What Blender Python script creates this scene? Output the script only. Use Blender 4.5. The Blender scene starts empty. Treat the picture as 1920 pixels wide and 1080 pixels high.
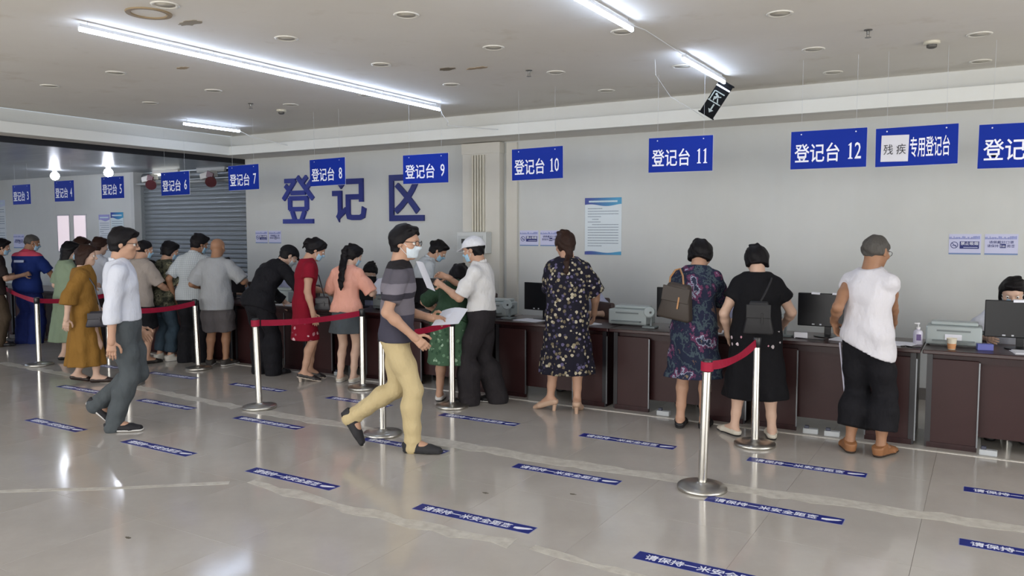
import bpy, bmesh, math, random
import numpy as np
from mathutils import Vector, Matrix

random.seed(7)
rng = np.random.default_rng(11)
scene = bpy.context.scene
COL = scene.collection
PI = math.pi
R = math.radians

# ------------------------------------------------------------------ camera
CAM_H = 1.70
YAW, PITCH, FPX = 30.772, 4.028, 1490.93          # fitted from the wall, tape and tube vanishing points
cam_d = bpy.data.cameras.new('camera'); cam = bpy.data.objects.new('camera', cam_d); COL.objects.link(cam)
cam_d.sensor_width = 36.0; cam_d.lens = 36.0 * FPX / 1920.0
cam_d.clip_start = 0.05; cam_d.clip_end = 100
cam.location = (0, 0, CAM_H); cam.rotation_euler = (R(90 - PITCH), 0, R(YAW))
scene.camera = cam

# ------------------------------------------------------------------ view, world, large lights
vs = scene.view_settings
vs.view_transform = 'Standard'; vs.look = 'None'; vs.gamma = 1.0; vs.use_curve_mapping = False
vs.exposure = 0.06
world = bpy.data.worlds.new('world'); scene.world = world; world.use_nodes = True
world.node_tree.nodes['Background'].inputs[0].default_value = (0.80, 0.90, 1.0, 1)
world.node_tree.nodes['Background'].inputs[1].default_value = 0.6

def area_light(name, loc, rot, sx, sy, power, color):
    d = bpy.data.lights.new(name, 'AREA'); d.shape = 'RECTANGLE'; d.size = sx; d.size_y = sy
    d.energy = power; d.color = color
    o = bpy.data.objects.new(name, d); COL.objects.link(o); o.location = loc; o.rotation_euler = rot
    return o
# daylight falling in through the two glazed shop fronts behind and beside the camera
area_light('daylight_front_glazing', (-5.0, -4.86, 1.62), (R(90), 0, 0), 17.0, 2.5, 740, (1.0, 0.965, 0.925))
area_light('daylight_side_glazing', (6.86, 2.0, 1.62), (R(90), 0, R(90)), 9.0, 2.5, 390, (1.0, 0.96, 0.915))

# ------------------------------------------------------------------ materials
def lin(c):
    if isinstance(c, str):
        c = c.lstrip('#'); c = [int(c[i:i+2], 16) / 255 for i in (0, 2, 4)]
    return tuple(x / 12.92 if x <= 0.04045 else ((x + 0.055) / 1.055) ** 2.4 for x in c) + (1.0,)

class NT:
    def __init__(s, name):
        s.m = bpy.data.materials.new(name); s.m.use_nodes = True; s.t = s.m.node_tree
        s.b = s.t.nodes['Principled BSDF']
    def n(s, typ, **kw):
        nd = s.t.nodes.new(typ)
        for k, v in kw.items():
            if k == 'i':
                for kk, vv in v.items(): nd.inputs[kk].default_value = vv
            else: setattr(nd, k, v)
        return nd
    def l(s, a, b): s.t.links.new(a, b)
    def ramp(s, fac, stops, interp='LINEAR'):
        r = s.n('ShaderNodeValToRGB'); r.color_ramp.interpolation = interp
        e = r.color_ramp.elements
        while len(e) < len(stops): e.new(0.5)
        for k, (p, c) in enumerate(stops):
            e[k].position = p; e[k].color = lin(c)
        s.l(fac, r.inputs[0]); return r.outputs[0]
    def coord(s, kind='Object', scale=(1, 1, 1)):
        tc = s.n('ShaderNodeTexCoord'); mp = s.n('ShaderNodeMapping'); mp.inputs['Scale'].default_value = scale
        s.l(tc.outputs[kind], mp.inputs[0]); return mp.outputs[0]
    def noise(s, vec, scale, detail=3, rough=0.5, out='Fac'):
        n = s.n('ShaderNodeTexNoise'); n.inputs['Scale'].default_value = scale; n.inputs['Detail'].default_value = detail
        n.inputs['Roughness'].default_value = rough; s.l(vec, n.inputs['Vector']); return n.outputs[out]
    def mix(s, fac, a, b):
        m = s.n('ShaderNodeMix', data_type='RGBA')
        if isinstance(fac, (int, float)): m.inputs[0].default_value = fac
        else: s.l(fac, m.inputs[0])
        for v, k in ((a, 6), (b, 7)):
            if isinstance(v, (str, tuple)): m.inputs[k].default_value = lin(v) if isinstance(v, str) else v
            else: s.l(v, m.inputs[k])
        return m.outputs[2]
    def math(s, op, a, b=0.0):
        m = s.n('ShaderNodeMath', operation=op)
        for v, k in ((a, 0), (b, 1)):
            if isinstance(v, (int, float)): m.inputs[k].default_value = v
            else: s.l(v, m.inputs[k])
        return m.outputs[0]
    def base(s, v):
        if isinstance(v, str): s.b.inputs['Base Color'].default_value = lin(v)
        else: s.l(v, s.b.inputs['Base Color'])
    def bump(s, h, strength=0.3, dist=0.01):
        b = s.n('ShaderNodeBump'); b.inputs['Strength'].default_value = strength; b.inputs['Distance'].default_value = dist
        s.l(h, b.inputs['Height']); s.l(b.outputs[0], s.b.inputs['Normal'])
    def set(s, rough=None, metal=None, spec=None, emit=None, estr=0, coat=None):
        if rough is not None: s.b.inputs['Roughness'].default_value = rough
        if metal is not None: s.b.inputs['Metallic'].default_value = metal
        if spec is not None: s.b.inputs['Specular IOR Level'].default_value = spec
        if coat is not None: s.b.inputs['Coat Weight'].default_value = coat
        if emit is not None:
            s.b.inputs['Emission Color'].default_value = lin(emit); s.b.inputs['Emission Strength'].default_value = estr
        return s.m

MC = {}
def plain(name, color, rough=0.5, metal=0.0, spec=0.5, vary=0.06, scale=6.0, emit=None, estr=0, coat=None):
    """a plain colour with a little procedural variation"""
    if name in MC: return MC[name]
    t = NT(name); c = lin(color)
    v = t.noise(t.coord(), scale)
    lo = tuple(x * (1 - vary) for x in c[:3]) + (1,); hi = tuple(min(1, x * (1 + vary)) for x in c[:3]) + (1,)
    t.base(t.mix(v, lo, hi)); MC[name] = t.set(rough, metal, spec, emit, estr, coat); return MC[name]

def fabric(name, color, vary=0.10, rough=0.85, weave=900):
    if name in MC: return MC[name]
    t = NT(name); c = lin(color); co = t.coord()
    v = t.noise(co, 5.0, 4)
    lo = tuple(x * (1 - vary) for x in c[:3]) + (1,); hi = tuple(min(1, x * (1 + vary)) for x in c[:3]) + (1,)
    t.base(t.mix(v, lo, hi)); t.bump(t.noise(t.coord(scale=(1, 1, 0.55)), 13.0, 3), 0.7, 0.03)
    MC[name] = t.set(rough, 0, 0.25); return MC[name]

def metal(name, color='#c9c6bd', rough=0.22):
    if name in MC: return MC[name]
    t = NT(name); v = t.noise(t.coord(scale=(1, 1, 14)), 30, 2)
    t.base(t.mix(v, color, color)); r = t.ramp(v, [(0.3, (rough * 0.8,) * 3), (0.7, (rough * 1.2,) * 3)])
    t.b.inputs['Roughness'].default_value = rough
    MC[name] = t.set(None, 1.0); return MC[name]

# ------------------------------------------------------------------ mesh helpers
def link(o, parent=None):
    COL.objects.link(o)
    if parent is not None: o.parent = parent
    return o
def tag(o, label=None, cat=None, group=None, kind=None):
    if label: o['label'] = label
    if cat: o['category'] = cat
    if group: o['group'] = group
    if kind: o['kind'] = kind
    return o
def empty(name, loc=(0, 0, 0), rz=0.0, label=None, cat=None, group=None):
    o = bpy.data.objects.new(name, None); o.empty_display_size = 0.1; link(o)
    o.location = loc; o.rotation_euler = (0, 0, rz); return tag(o, label, cat, group)
def mobj(name, mesh, mat, parent=None, loc=None, rot=None, smooth=False):
    o = bpy.data.objects.new(name, mesh)
    if mat is not None and len(mesh.materials) == 0: mesh.materials.append(mat)
    link(o, parent)
    if loc is not None: o.location = loc
    if rot is not None: o.rotation_euler = rot
    if smooth:
        for p in mesh.polygons: p.use_smooth = True
    return o
class B:
    """collects shapes of ONE part into a bmesh"""
    def __init__(s): s.bm = bmesh.new()
    def box(s, c, d, rot=None, bevel=0.0):
        r = bmesh.ops.create_cube(s.bm, size=1.0); vs = r['verts']
        bmesh.ops.scale(s.bm, vec=d, verts=vs)
        if bevel > 0:
            ed = list({e for v in vs for e in v.link_edges})
            vs = list({v for f in bmesh.ops.bevel(s.bm, geom=ed, offset=bevel, segments=2, affect='EDGES', profile=0.5)['faces'] for v in f.verts} | {v for v in vs if v.is_valid})
        if rot is not None: bmesh.ops.rotate(s.bm, cent=(0, 0, 0), matrix=rot, verts=vs)
        bmesh.ops.translate(s.bm, vec=c, verts=vs); return s
    def cyl(s, a, b, r0, r1=None, seg=16, cap=True):
        a = Vector(a); b = Vector(b); r1 = r0 if r1 is None else r1; d = b - a
        m = Matrix.Translation((a + b) / 2) @ d.to_track_quat('Z', 'Y').to_matrix().to_4x4()
        bmesh.ops.create_cone(s.bm, cap_ends=cap, cap_tris=False, segments=seg, radius1=r0, radius2=r1, depth=d.length, matrix=m); return s
    def sph(s, c, r, seg=12, sc=(1, 1, 1), rot=None):
        m = Matrix.Translation(c) @ (rot.to_4x4() if rot is not None else Matrix.Identity(4)) @ Matrix.Diagonal((*sc, 1))
        bmesh.ops.create_uvsphere(s.bm, u_segments=seg, v_segments=max(6, seg * 2 // 3), radius=r, matrix=m); return s
    def lathe(s, prof, c=(0, 0, 0), seg=24, cap=True):
        rings = []
        for r, z in prof:
            rings.append([s.bm.verts.new((c[0] + r * math.cos(2 * PI * k / seg), c[1] + r * math.sin(2 * PI * k / seg), c[2] + z)) for k in range(seg)])
        for A, Bq in zip(rings[:-1], rings[1:]):
            for k in range(seg):
                s.bm.faces.new((A[k], A[(k + 1) % seg], Bq[(k + 1) % seg], Bq[k]))
        if not cap: return s
        if prof[0][0] > 1e-4: s.bm.faces.new(list(reversed(rings[0])))
        if prof[-1][0] > 1e-4: s.bm.faces.new(rings[-1])
        return s
    def poly(s, pts, depth_vec):
        """a flat outline given real thickness"""
        a = [s.bm.verts.new(p) for p in pts]; b = [s.bm.verts.new(Vector(p) + Vector(depth_vec)) for p in pts]
        n = len(pts); s.bm.faces.new(a); s.bm.faces.new(list(reversed(b)))
        for k in range(n): s.bm.faces.new((a[(k + 1) % n], a[k], b[k], b[(k + 1) % n]))
        bmesh.ops.recalc_face_normals(s.bm, faces=s.bm.faces); return s
    def tube(s, pts, r, seg=8):
        pts = [Vector(p) for p in pts]; rings = []
        for i, p in enumerate(pts):
            d = (pts[min(i + 1, len(pts) - 1)] - pts[max(i - 1, 0)]).normalized()
            u = d.orthogonal().normalized() if i == 0 else (u - d * u.dot(d)).normalized()
            w = d.cross(u); rr = r[i] if isinstance(r, (list, tuple)) else r
            rings.append([s.bm.verts.new(p + (u * math.cos(2 * PI * k / seg) + w * math.sin(2 * PI * k / seg)) * rr) for k in range(seg)])
        for A, Bq in zip(rings[:-1], rings[1:]):
            for k in range(seg): s.bm.faces.new((A[k], A[(k + 1) % seg], Bq[(k + 1) % seg], Bq[k]))
        s.bm.faces.new(list(reversed(rings[0]))); s.bm.faces.new(rings[-1]); return s
    def mesh(s, name, smooth=False, ang=None):
        me = bpy.data.meshes.new(name); s.bm.normal_update(); s.bm.to_mesh(me); s.bm.free()
        if smooth:
            for p in me.polygons: p.use_smooth = True
            if ang: me.set_sharp_from_angle(angle=R(ang))
        return me
    def obj(s, name, mat, parent=None, loc=None, rot=None, smooth=False, ang=35):
        return mobj(name, s.mesh(name, smooth, ang), mat, parent, loc, rot)
def struct(name, b, mat, parent=None, **k):
    o = b.obj(name, mat, parent, **k)
    if parent is None: o['kind'] = 'structure'
    return o

_txt = {}
def text_mesh(body, w, h, bold=0.012, depth=0.002, keep=False):
    """lettering as real thin geometry, fitted into w x h, centred, in the XY plane"""
    c = bpy.data.curves.new('lettering', 'FONT'); c.body = body; c.resolution_u = 2; c.offset = bold
    c.extrude = 0.5; c.fill_mode = 'FRONT'
    o = bpy.data.objects.new('lettering', c); COL.objects.link(o)
    bpy.context.view_layer.update()
    me = bpy.data.meshes.new_from_object(o.evaluated_get(bpy.context.evaluated_depsgraph_get()))
    bpy.data.objects.remove(o)
    co = np.empty(len(me.vertices) * 3, 'f'); me.vertices.foreach_get('co', co); co = co.reshape(-1, 3)
    lo, hi = co.min(0), co.max(0); sx, sy = w / (hi[0] - lo[0]), h / (hi[1] - lo[1])
    if keep: sx = sy = min(sx, sy)
    co[:, 0] = (co[:, 0] - (lo[0] + hi[0]) / 2) * sx; co[:, 1] = (co[:, 1] - (lo[1] + hi[1]) / 2) * sy
    co[:, 2] = np.where(co[:, 2] > 0, depth, 0)
    me.vertices.foreach_set('co', co.ravel()); me.materials.clear(); me.update(); return me
WALLROT = (R(90), 0, 0)      # lettering plane facing -Y (towards the hall)
# ================================================================== the setting
W = 9.0; ZC = 3.18; ZS = 2.88        # wall plane, tray ceiling, soffit underside
XL, XR, YB = -21.0, 7.0, -5.0
BEAM_X = -10.42

def floor_mat():
    t = NT('polished_tile'); co = t.coord('Object')
    oi = t.n('ShaderNodeObjectInfo')
    cl = t.noise(co, 2.2, 5, 0.55); fine = t.noise(co, 26, 3)
    c = t.ramp(cl, [(0.30, '#b1aca5'), (0.55, '#b9b4ad'), (0.75, '#c0bab3')])
    c = t.mix(t.math('MULTIPLY', fine, 0.25), c, '#a8a39b')
    c2 = t.mix(t.math('MULTIPLY', oi.outputs['Random'], 0.22), c, '#aca69d')
    t.base(c2); r = t.n('ShaderNodeMapRange'); t.l(cl, r.inputs[0]); r.inputs[3].default_value = 0.06; r.inputs[4].default_value = 0.16
    t.l(r.outputs[0], t.b.inputs['Roughness']); return t.set(None, 0, 0.62)
FLOOR = floor_mat()
fl = struct('floor', B().box(((XL + XR) / 2, (YB + 10) / 2, -0.06), (XR - XL, 10 - YB, 0.10)), plain('tile_bed', '#a49d94', 0.6))
# tiles, 0.8 m square: each a child of the floor, the nearest ones to the camera singly
TS = 0.80; gx0, gy0 = -0.27, 2.84
def tile_mesh(s):
    b = B().box((0, 0, -0.005), (s - 0.0014, s - 0.0014, 0.010), bevel=0.0006); return b.mesh('tile')
tm = tile_mesh(TS); tm.materials.append(FLOOR)
cells = []
for i in range(-26, 10):
    for j in range(-10, 10):
        cx, cy = gx0 + (i + 0.5) * TS, gy0 + (j + 0.5) * TS
        if XL < cx < XR and YB < cy < 9.9:
            # visible wedge test in plan
            fx, fy = -math.sin(R(YAW)), math.cos(R(YAW)); d = cx * fx + cy * fy; l = cx * fy - cy * fx
            vis = d > 1.8 and abs(l) < 0.66 * d + 0.9 and cy < 7.9
            cells.append((0 if vis else 1, math.hypot(cx, cy), cx, cy))
cells.sort()
singles = cells[:298]
for _, _, cx, cy in singles:
    mobj('tile', tm, None, fl, (cx, cy, 0.0))
b = B()
for _, _, cx, cy in cells[298:]: b.box((cx, cy, -0.005), (TS - 0.0014, TS - 0.0014, 0.010))
tag(b.obj('tile_remainder', FLOOR, fl), kind='stuff')

def wall_mat():
    t = NT('wall_paint'); co = t.coord()
    v = t.noise(co, 0.9, 5, 0.6); s = t.noise(t.coord(scale=(3, 3, 0.35)), 2.0, 4)
    c = t.ramp(v, [(0.3, '#c2c6c6'), (0.7, '#cbcecd')]); c = t.mix(t.math('MULTIPLY', s, 0.14), c, '#aea99c')
    t.base(c); t.bump(t.noise(co, 40, 3), 0.08, 0.004); return t.set(0.75, 0, 0.3)
WALL = wall_mat()
def ceil_mat():
    t = NT('ceiling_paint'); co = t.coord()
    v = t.noise(co, 0.55, 6, 0.62); st = t.noise(co, 2.3, 4, 0.65)
    c = t.ramp(v, [(0.3, '#dcd8d0'), (0.65, '#e4e1da')])
    stain = t.ramp(st, [(0.60, '#000000'), (0.75, '#ffffff')])
    c = t.mix(t.math('MULTIPLY', stain, 0.30), c, '#b5a88e')
    t.base(c); return t.set(0.8, 0, 0.25)
CEIL = ceil_mat(); WHITE_TRIM = plain('fascia_white', '#d6d8d4', 0.6, vary=0.03)

# main wall behind the counters, right of the roller shutter
struct('wall_main', B().box(((BEAM_X + XR) / 2 + 0.0, W + 0.10, 1.62), (XR - BEAM_X, 0.20, 3.24)), WALL)
# the wall of the side bay left of the shutter
struct('wall_side_bay', B().box(((XL - 13.95) / 2, 9.35 + 0.10, 1.62), (-13.95 - XL, 0.20, 3.24)), WALL)
SH_L, SH_R = -13.95, -10.44
struct('wall_shutter_jamb', B().box((-14.0 + 0.06, 9.52, 1.62), (0.10, 0.36, 3.24)).box((SH_R - 0.04, 9.36, 1.45), (0.06, 0.34, 2.9)), plain('jamb_paint', '#b9bcbd', 0.6))
struct('wall_left', B().box((XL - 0.1, 2.5, 1.62), (0.2, 15.4, 3.24)), WALL)
struct('wall_right', B().box((XR + 0.1, 7.4, 1.62), (0.2, 3.4, 3.24)).box((XR + 0.1, 2.0, 0.12), (0.2, 9.4, 0.24)).box((XR + 0.1, 2.0, 3.06), (0.2, 9.4, 0.36)).box((XR + 0.1, -3.9, 1.62), (0.2, 2.4, 3.24)), WALL)
struct('wall_back', B().box((-17.3, YB - 0.1, 1.62), (7.4, 0.2, 3.24)).box((5.3, YB - 0.1, 1.62), (3.4, 0.2, 3.24)).box((-5.0, YB - 0.1, 0.12), (17.2, 0.2, 0.24)).box((-5.0, YB - 0.1, 3.06), (17.2, 0.2, 0.36)), WALL)
struct('baseboard_main', B().box(((BEAM_X + XR) / 2, W - 0.008, 0.06), (XR - BEAM_X, 0.016, 0.12)), plain('baseboard', '#6d6a68', 0.4))

# ceilings: the tray, its cove steps and the soffit around it
TX, TY = -10.02, 8.36                     # tray edge (left) and tray edge towards the wall
struct('ceiling', B().box(((TX - 0.1 + XR) / 2, (YB + TY + 0.15) / 2, ZC + 0.05), (XR - TX + 0.1, TY + 0.15 - YB, 0.10)), CEIL)
struct('ceiling_soffit', B().box(((BEAM_X + XR) / 2, (TY + W) / 2 + 0.05, ZS + 0.01), (XR - BEAM_X, W - TY + 0.10, 0.02))
       .box(((BEAM_X + TX) / 2, (YB + TY) / 2, ZS + 0.01), (TX - BEAM_X, TY - YB, 0.02)), CEIL)
struct('trim_1', B().box(((TX - 0.165 + XR) / 2, TY + 0.155, (ZS + ZC) / 2), (XR - TX + 0.165, 0.02, ZC - ZS)).box((TX - 0.155, (YB + TY) / 2, (ZS + ZC) / 2), (0.02, TY - YB + 0.29, ZC - ZS)), plain('cove_face', '#c9cac6', 0.6, vary=0.03))
struct('trim_2', B().box(((TX + XR) / 2, TY, ZS + 0.06), (XR - TX, 0.035, 0.135), bevel=0.006).box((TX, (YB + TY) / 2, ZS + 0.06), (0.035, TY - YB, 0.135), bevel=0.006)
       .box(((TX - 0.16 + XR) / 2, TY + 0.09, ZS + 0.10), (XR - TX + 0.16, 0.15, 0.015)).box((TX - 0.09, (YB + TY) / 2, ZS + 0.10), (0.15, TY - YB, 0.015)), WHITE_TRIM)
struct('trim_3', B().box((BEAM_X - 0.05, (YB + 9.3) / 2, 2.93), (0.10, 9.3 - YB, 0.24)), plain('dark_slot', '#10131c', 0.7))
def bay_ceiling():
    t = NT('bay_ceiling_metal'); co = t.coord(scale=(0.5, 5, 1)); v = t.noise(co, 3.0, 4)
    t.base(t.ramp(v, [(0.3, '#9aa0a8'), (0.7, '#b2b8be')])); return t.set(0.32, 0.45, 0.5)
struct('ceiling_side_bay', B().box(((XL + BEAM_X) / 2, (YB + 9.6) / 2, 2.83 + 0.02), (BEAM_X - XL - 0.1, 9.6 - YB, 0.04)), bay_ceiling())

# glazing behind and beside the camera (daylight)
GLASS = NT('glass'); GLASS.b.inputs['Transmission Weight'].default_value = 1.0; GLASS.base('#f2f8f8'); GLASS = GLASS.set(0.02)
ALU = metal('window_aluminium', '#a9acad', 0.35)
for n, (x0, x1) in enumerate([(-13.5, -9.3), (-9.3, -5.0), (-5.0, -0.8), (-0.8, 3.6)]):
    w = empty('window_%d' % (n + 1)); w['kind'] = 'structure'
    B().box(((x0 + x1) / 2, YB - 0.08, 0.27), (x1 - x0, 0.07, 0.06)).box(((x0 + x1) / 2, YB - 0.08, 2.85), (x1 - x0, 0.07, 0.06)).box((x0 + 0.03, YB - 0.08, 1.56), (0.06, 0.07, 2.52)).box((x1 - 0.03, YB - 0.08, 1.56), (0.06, 0.07, 2.52)).obj('window_frame', ALU, w)
    B().box(((x0 + x1) / 2, YB - 0.08, 1.56), (x1 - x0 - 0.12, 0.008, 2.52)).obj('pane', GLASS, w)
for n, (y0, y1) in enumerate([(-2.7, 2.0), (2.0, 6.6)]):
    w = empty('window_%d' % (n + 5)); w['kind'] = 'structure'
    B().box((XR + 0.08, (y0 + y1) / 2, 0.27), (0.07, y1 - y0, 0.06)).box((XR + 0.08, (y0 + y1) / 2, 2.85), (0.07, y1 - y0, 0.06)).box((XR + 0.08, y0 + 0.03, 1.56), (0.07, 0.06, 2.52)).box((XR + 0.08, y1 - 0.03, 1.56), (0.07, 0.06, 2.52)).obj('window_frame', ALU, w)
    B().box((XR + 0.08, (y0 + y1) / 2, 1.56), (0.008, y1 - y0 - 0.12, 2.52)).obj('pane', GLASS, w)

# ------------------------------------------------------------------ pilaster with cable conduits and switch box
struct('wall_pilaster', B().box((-5.77, W - 0.06, 1.43), (0.58, 0.12, 2.86), bevel=0.004).box((-5.77, W - 0.065, 2.80), (0.60, 0.13, 0.14), bevel=0.004).box((-5.34, W - 0.02, 1.43), (0.16, 0.04, 2.86)), plain('pilaster_paint', '#cbc9c1', 0.7, vary=0.04))
cm = plain('conduit_plastic', '#c6c2b3', 0.45)
cb = empty('cable_conduit_run', (-5.80, W - 0.137, 2.29), label='bundle of cream cable conduits running down the white pilaster', cat='conduit')
for k in range(5):
    B().cyl((-0.085 + 0.042 * k, 0, -0.585), (-0.085 + 0.042 * k, 0, 0.42), 0.016, seg=10).obj('conduit', cm, cb, smooth=True)
sb = empty('switch_box', (-5.83, W - 0.12, 1.56), label='pale metal electrical switch box on the pilaster behind the white cap', cat='switch box')
B().box((0, -0.07, 0), (0.46, 0.14, 0.28), bevel=0.006).obj('housing', plain('box_paint', '#c4c8c8', 0.4), sb)
B().box((-0.01, -0.145, -0.01), (0.38, 0.01, 0.20), bevel=0.003).obj('door', plain('box_door', '#b7bcbd', 0.35), sb)
B().box((-0.12, -0.152, 0.02), (0.05, 0.012, 0.06)).obj('latch', plain('black_plastic', '#15161a', 0.35), sb)

# ------------------------------------------------------------------ roller shutter
SLAT = plain('shutter_grey', '#7f868c', 0.42, metal=0.35, vary=0.05)
rs = empty('roller_shutter', ((SH_L + SH_R) / 2, 9.55, 0), label='grey slatted roller shutter closed behind counters six and seven', cat='shutter')
swid = SH_R - SH_L - 0.14
b = B(); prof = [(0.0, 0.0), (-0.012, 0.018), (-0.016, 0.040), (-0.012, 0.062), (0.0, 0.078)]
vsl = [[b.bm.verts.new((x * swid / 2, y, z)) for (y, z) in prof] for x in (-1, 1)]
vsb = [[b.bm.verts.new((x * swid / 2, 0.006, z)) for (y, z) in prof] for x in (-1, 1)]
for k in range(4):
    b.bm.faces.new((vsl[0][k], vsl[1][k], vsl[1][k + 1], vsl[0][k + 1])); b.bm.faces.new((vsb[1][k], vsb[0][k], vsb[0][k + 1], vsb[1][k + 1]))
sm = b.mesh('slat'); sm.materials.append(SLAT)
for k in range(33): mobj('slat', sm, None, rs, (0, 0, 0.08 * k + 0.02))
B().box((-swid / 2 - 0.03, -0.02, 1.35), (0.07, 0.10, 2.66)).obj('guide_rail', plain('rail_grey', '#9aa0a3', 0.4, metal=0.4), rs)
B().box((swid / 2 + 0.03, -0.02, 1.35), (0.07, 0.10, 2.66)).obj('guide_rail', MC['rail_grey'], rs)
B().cyl((-swid / 2 - 0.05, -0.14, 2.60), (swid / 2 + 0.05, -0.14, 2.60), 0.022, seg=12).obj('roller_tube', plain('tube_grey', '#a7abad', 0.4), rs)
B().cyl((-swid / 2, 0.02, 2.74), (swid / 2, 0.02, 2.74), 0.075, seg=16).obj('roller', SLAT, rs, smooth=True)
for nm, x, lab in (('a', -13.25, 'white and maroon twin emergency spotlight left of sign six'), ('b', -11.62, 'white and maroon twin emergency spotlight between signs six and seven')):
    e = empty('emergency_spotlight', (x, 9.26, 2.62), label=lab, cat='spotlight', group='emergency lights on the shutter bar')
    B().box((0, -0.02, 0.06), (0.30, 0.14, 0.10), Matrix.Rotation(R(-10), 3, 'Y'), 0.006).obj('housing', plain('spot_white', '#c9c8c2', 0.4), e)
    B().cyl((0.10, -0.03, -0.01), (0.20, -0.14, -0.07), 0.055, 0.095, 14).obj('lamp_head', plain('maroon_plastic', '#5a2a30', 0.4), e, smooth=True)
    B().box((0.17, -0.13, 0.05), (0.16, 0.02, 0.11), Matrix.Rotation(R(20), 3, 'Y')).obj('visor', MC['maroon_plastic'], e)
    B().cyl((0, 0.0, -0.02), (0, 0.12, -0.02), 0.012, seg=8).obj('bracket', MC['rail_grey'], e)
# ================================================================== lights and ceiling fixtures
def tube_light(x, y0, y1, z, nseg, label, group='bare LED tube rows', strength=27.0):
    e = empty('led_tube_light', (x, y0, z), label=label, cat='tube light', group=group)
    L = (y1 - y0) / nseg
    for k in range(nseg):
        t = B().cyl((0, k * L + 0.008, 0), (0, (k + 1) * L - 0.008, 0), 0.015, seg=10).obj('tube', plain('led_tube_lit_%d' % round(strength), '#eef4ff', 0.4, emit='#cfe0ff', estr=strength), e, smooth=True)
        B().box((0, (k + 0.5) * L, 0.026), (0.026, L - 0.004, 0.022)).obj('housing', plain('tube_housing', '#c8ccd2', 0.4), e)
        for s in (0.06, 0.94): B().cyl((0, (k + s) * L, 0.03), (0, (k + s) * L, (ZC if x > TX else 2.83) - z), 0.0015, seg=6).obj('hanger', plain('thin_wire', '#8b8d90', 0.4), e)
    return e
tube_light(-5.50, 3.32, 7.60, 3.115, 4, 'long lit LED tube row running across the ceiling at left')
tube_light(-9.10, 6.86, 7.78, 3.115, 1, 'short lit LED tube in the far left ceiling corner')
tube_light(-2.19, 2.95, 5.33, 3.115, 2, 'lit LED tube row cut off by the top edge of the picture')
tube_light(-2.19, 6.42, 7.62, 3.115, 1, 'short lit LED tube ending at the crooked exit sign')
# the same rows go on behind the camera
tube_light(-5.50, -3.6, 0.6, 3.115, 4, 'lit LED tube row behind the camera, left')
tube_light(1.20, 2.0, 6.3, 3.115, 4, 'lit LED tube row right of the picture')
tube_light(-2.19, -3.6, 0.6, 3.115, 4, 'lit LED tube row behind the camera, right')
tube_light(-9.10, -1.2, 2.9, 3.115, 4, 'lit LED tube row left of the picture')
wire = B().tube([(-5.50, 7.61, 3.12), (-5.50, 7.66, 3.06), (-5.47, 7.72, 2.99), (-5.53, 7.78, 2.96), (-5.40, 7.95, 2.95), (-5.16, 8.335, 2.945)], 0.0045, 6).obj('hanging_cable', plain('white_cable', '#cfd2d4', 0.5), smooth=True)
tag(wire, 'white cable dangling from the end of the long tube row', 'cable')
wire = B().tube([(-2.19, 5.345, 3.15), (-2.2, 5.6, 3.174), (-2.21, 6.0, 3.174), (-2.19, 6.405, 3.15)], 0.0035, 6).obj('hanging_cable', MC['white_cable'], smooth=True)
tag(wire, 'white cable linking the two right-hand LED tubes', 'cable')
wire = B().tube([(-2.50, 6.6, 3.18), (-2.50, 6.62, 3.05), (-2.50, 7.0, 2.92), (-2.46, 7.6, 2.86), (-2.60, 8.33, 2.90)], 0.0022, 5).obj('hanging_cable', MC['white_cable'], smooth=True)
tag(wire, 'loose white cable hanging left of the exit sign', 'cable')
wire = B().tube([(-9.10, 7.78, 3.12), (-9.05, 7.95, 3.05), (-8.9, 8.2, 3.0), (-8.75, 8.335, 2.95)], 0.006, 6).obj('hanging_cable', MC['white_cable'], smooth=True)
tag(wire, 'white cable from the short corner tube to the cove', 'cable')

tube_light(-15.4, 0.6, 5.0, 2.76, 4, 'unseen LED tube row added to brighten the side bay, left of the picture', strength=40.0)  # extra tubes out of view, added to lift the dim bay wall
tube_light(-18.6, 1.0, 7.4, 2.76, 6, 'far unseen LED tube row added to brighten the side bay, outside the picture', strength=40.0)  # another added row, unseen, only there for more bay light
# globe lamps in the side bay and a thin lit batten over the shutter
for x, lab in ((-14.66, 'glowing white globe lamp in side bay above sign four'), (-13.03, 'glowing white globe lamp in side bay above sign five')):
    e = empty('globe_lamp', (x, 8.3, 2.72), label=lab, cat='lamp', group='globe lamps of the side bay')
    B().sph((0, 0, 0), 0.075, 16).obj('globe', plain('globe_lit', '#ffffff', 0.3, emit='#eef2ff', estr=45), e, smooth=True)
    B().cyl((0, 0, 0.07), (0, 0, 0.115), 0.035, 0.045, 14).obj('socket', plain('spot_white', '#c9c8c2', 0.4), e)
e = empty('wall_batten_light', (-13.0, 9.40, 2.755), label='thin lit white batten lamp above the roller shutter behind sign six', cat='lamp')
B().box((0, 0, 0), (0.72, 0.05, 0.035), bevel=0.005).obj('diffuser', plain('batten_lit', '#f5f6f2', 0.4, emit='#f4f4ea', estr=3.0), e)
B().box((0, 0, 0.045), (0.74, 0.045, 0.06)).obj('housing', MC['spot_white'], e)
e = empty('wall_batten_light', (-11.75, 9.40, 2.765), label='unlit grey batten lamp above the roller shutter near sign seven', cat='lamp')
B().box((0, 0, 0), (0.72, 0.05, 0.03), bevel=0.005).obj('diffuser', plain('batten_off', '#a7abaa', 0.5), e)
B().box((0, 0, 0.04), (0.74, 0.045, 0.05)).obj('housing', MC['tube_grey'], e)

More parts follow.
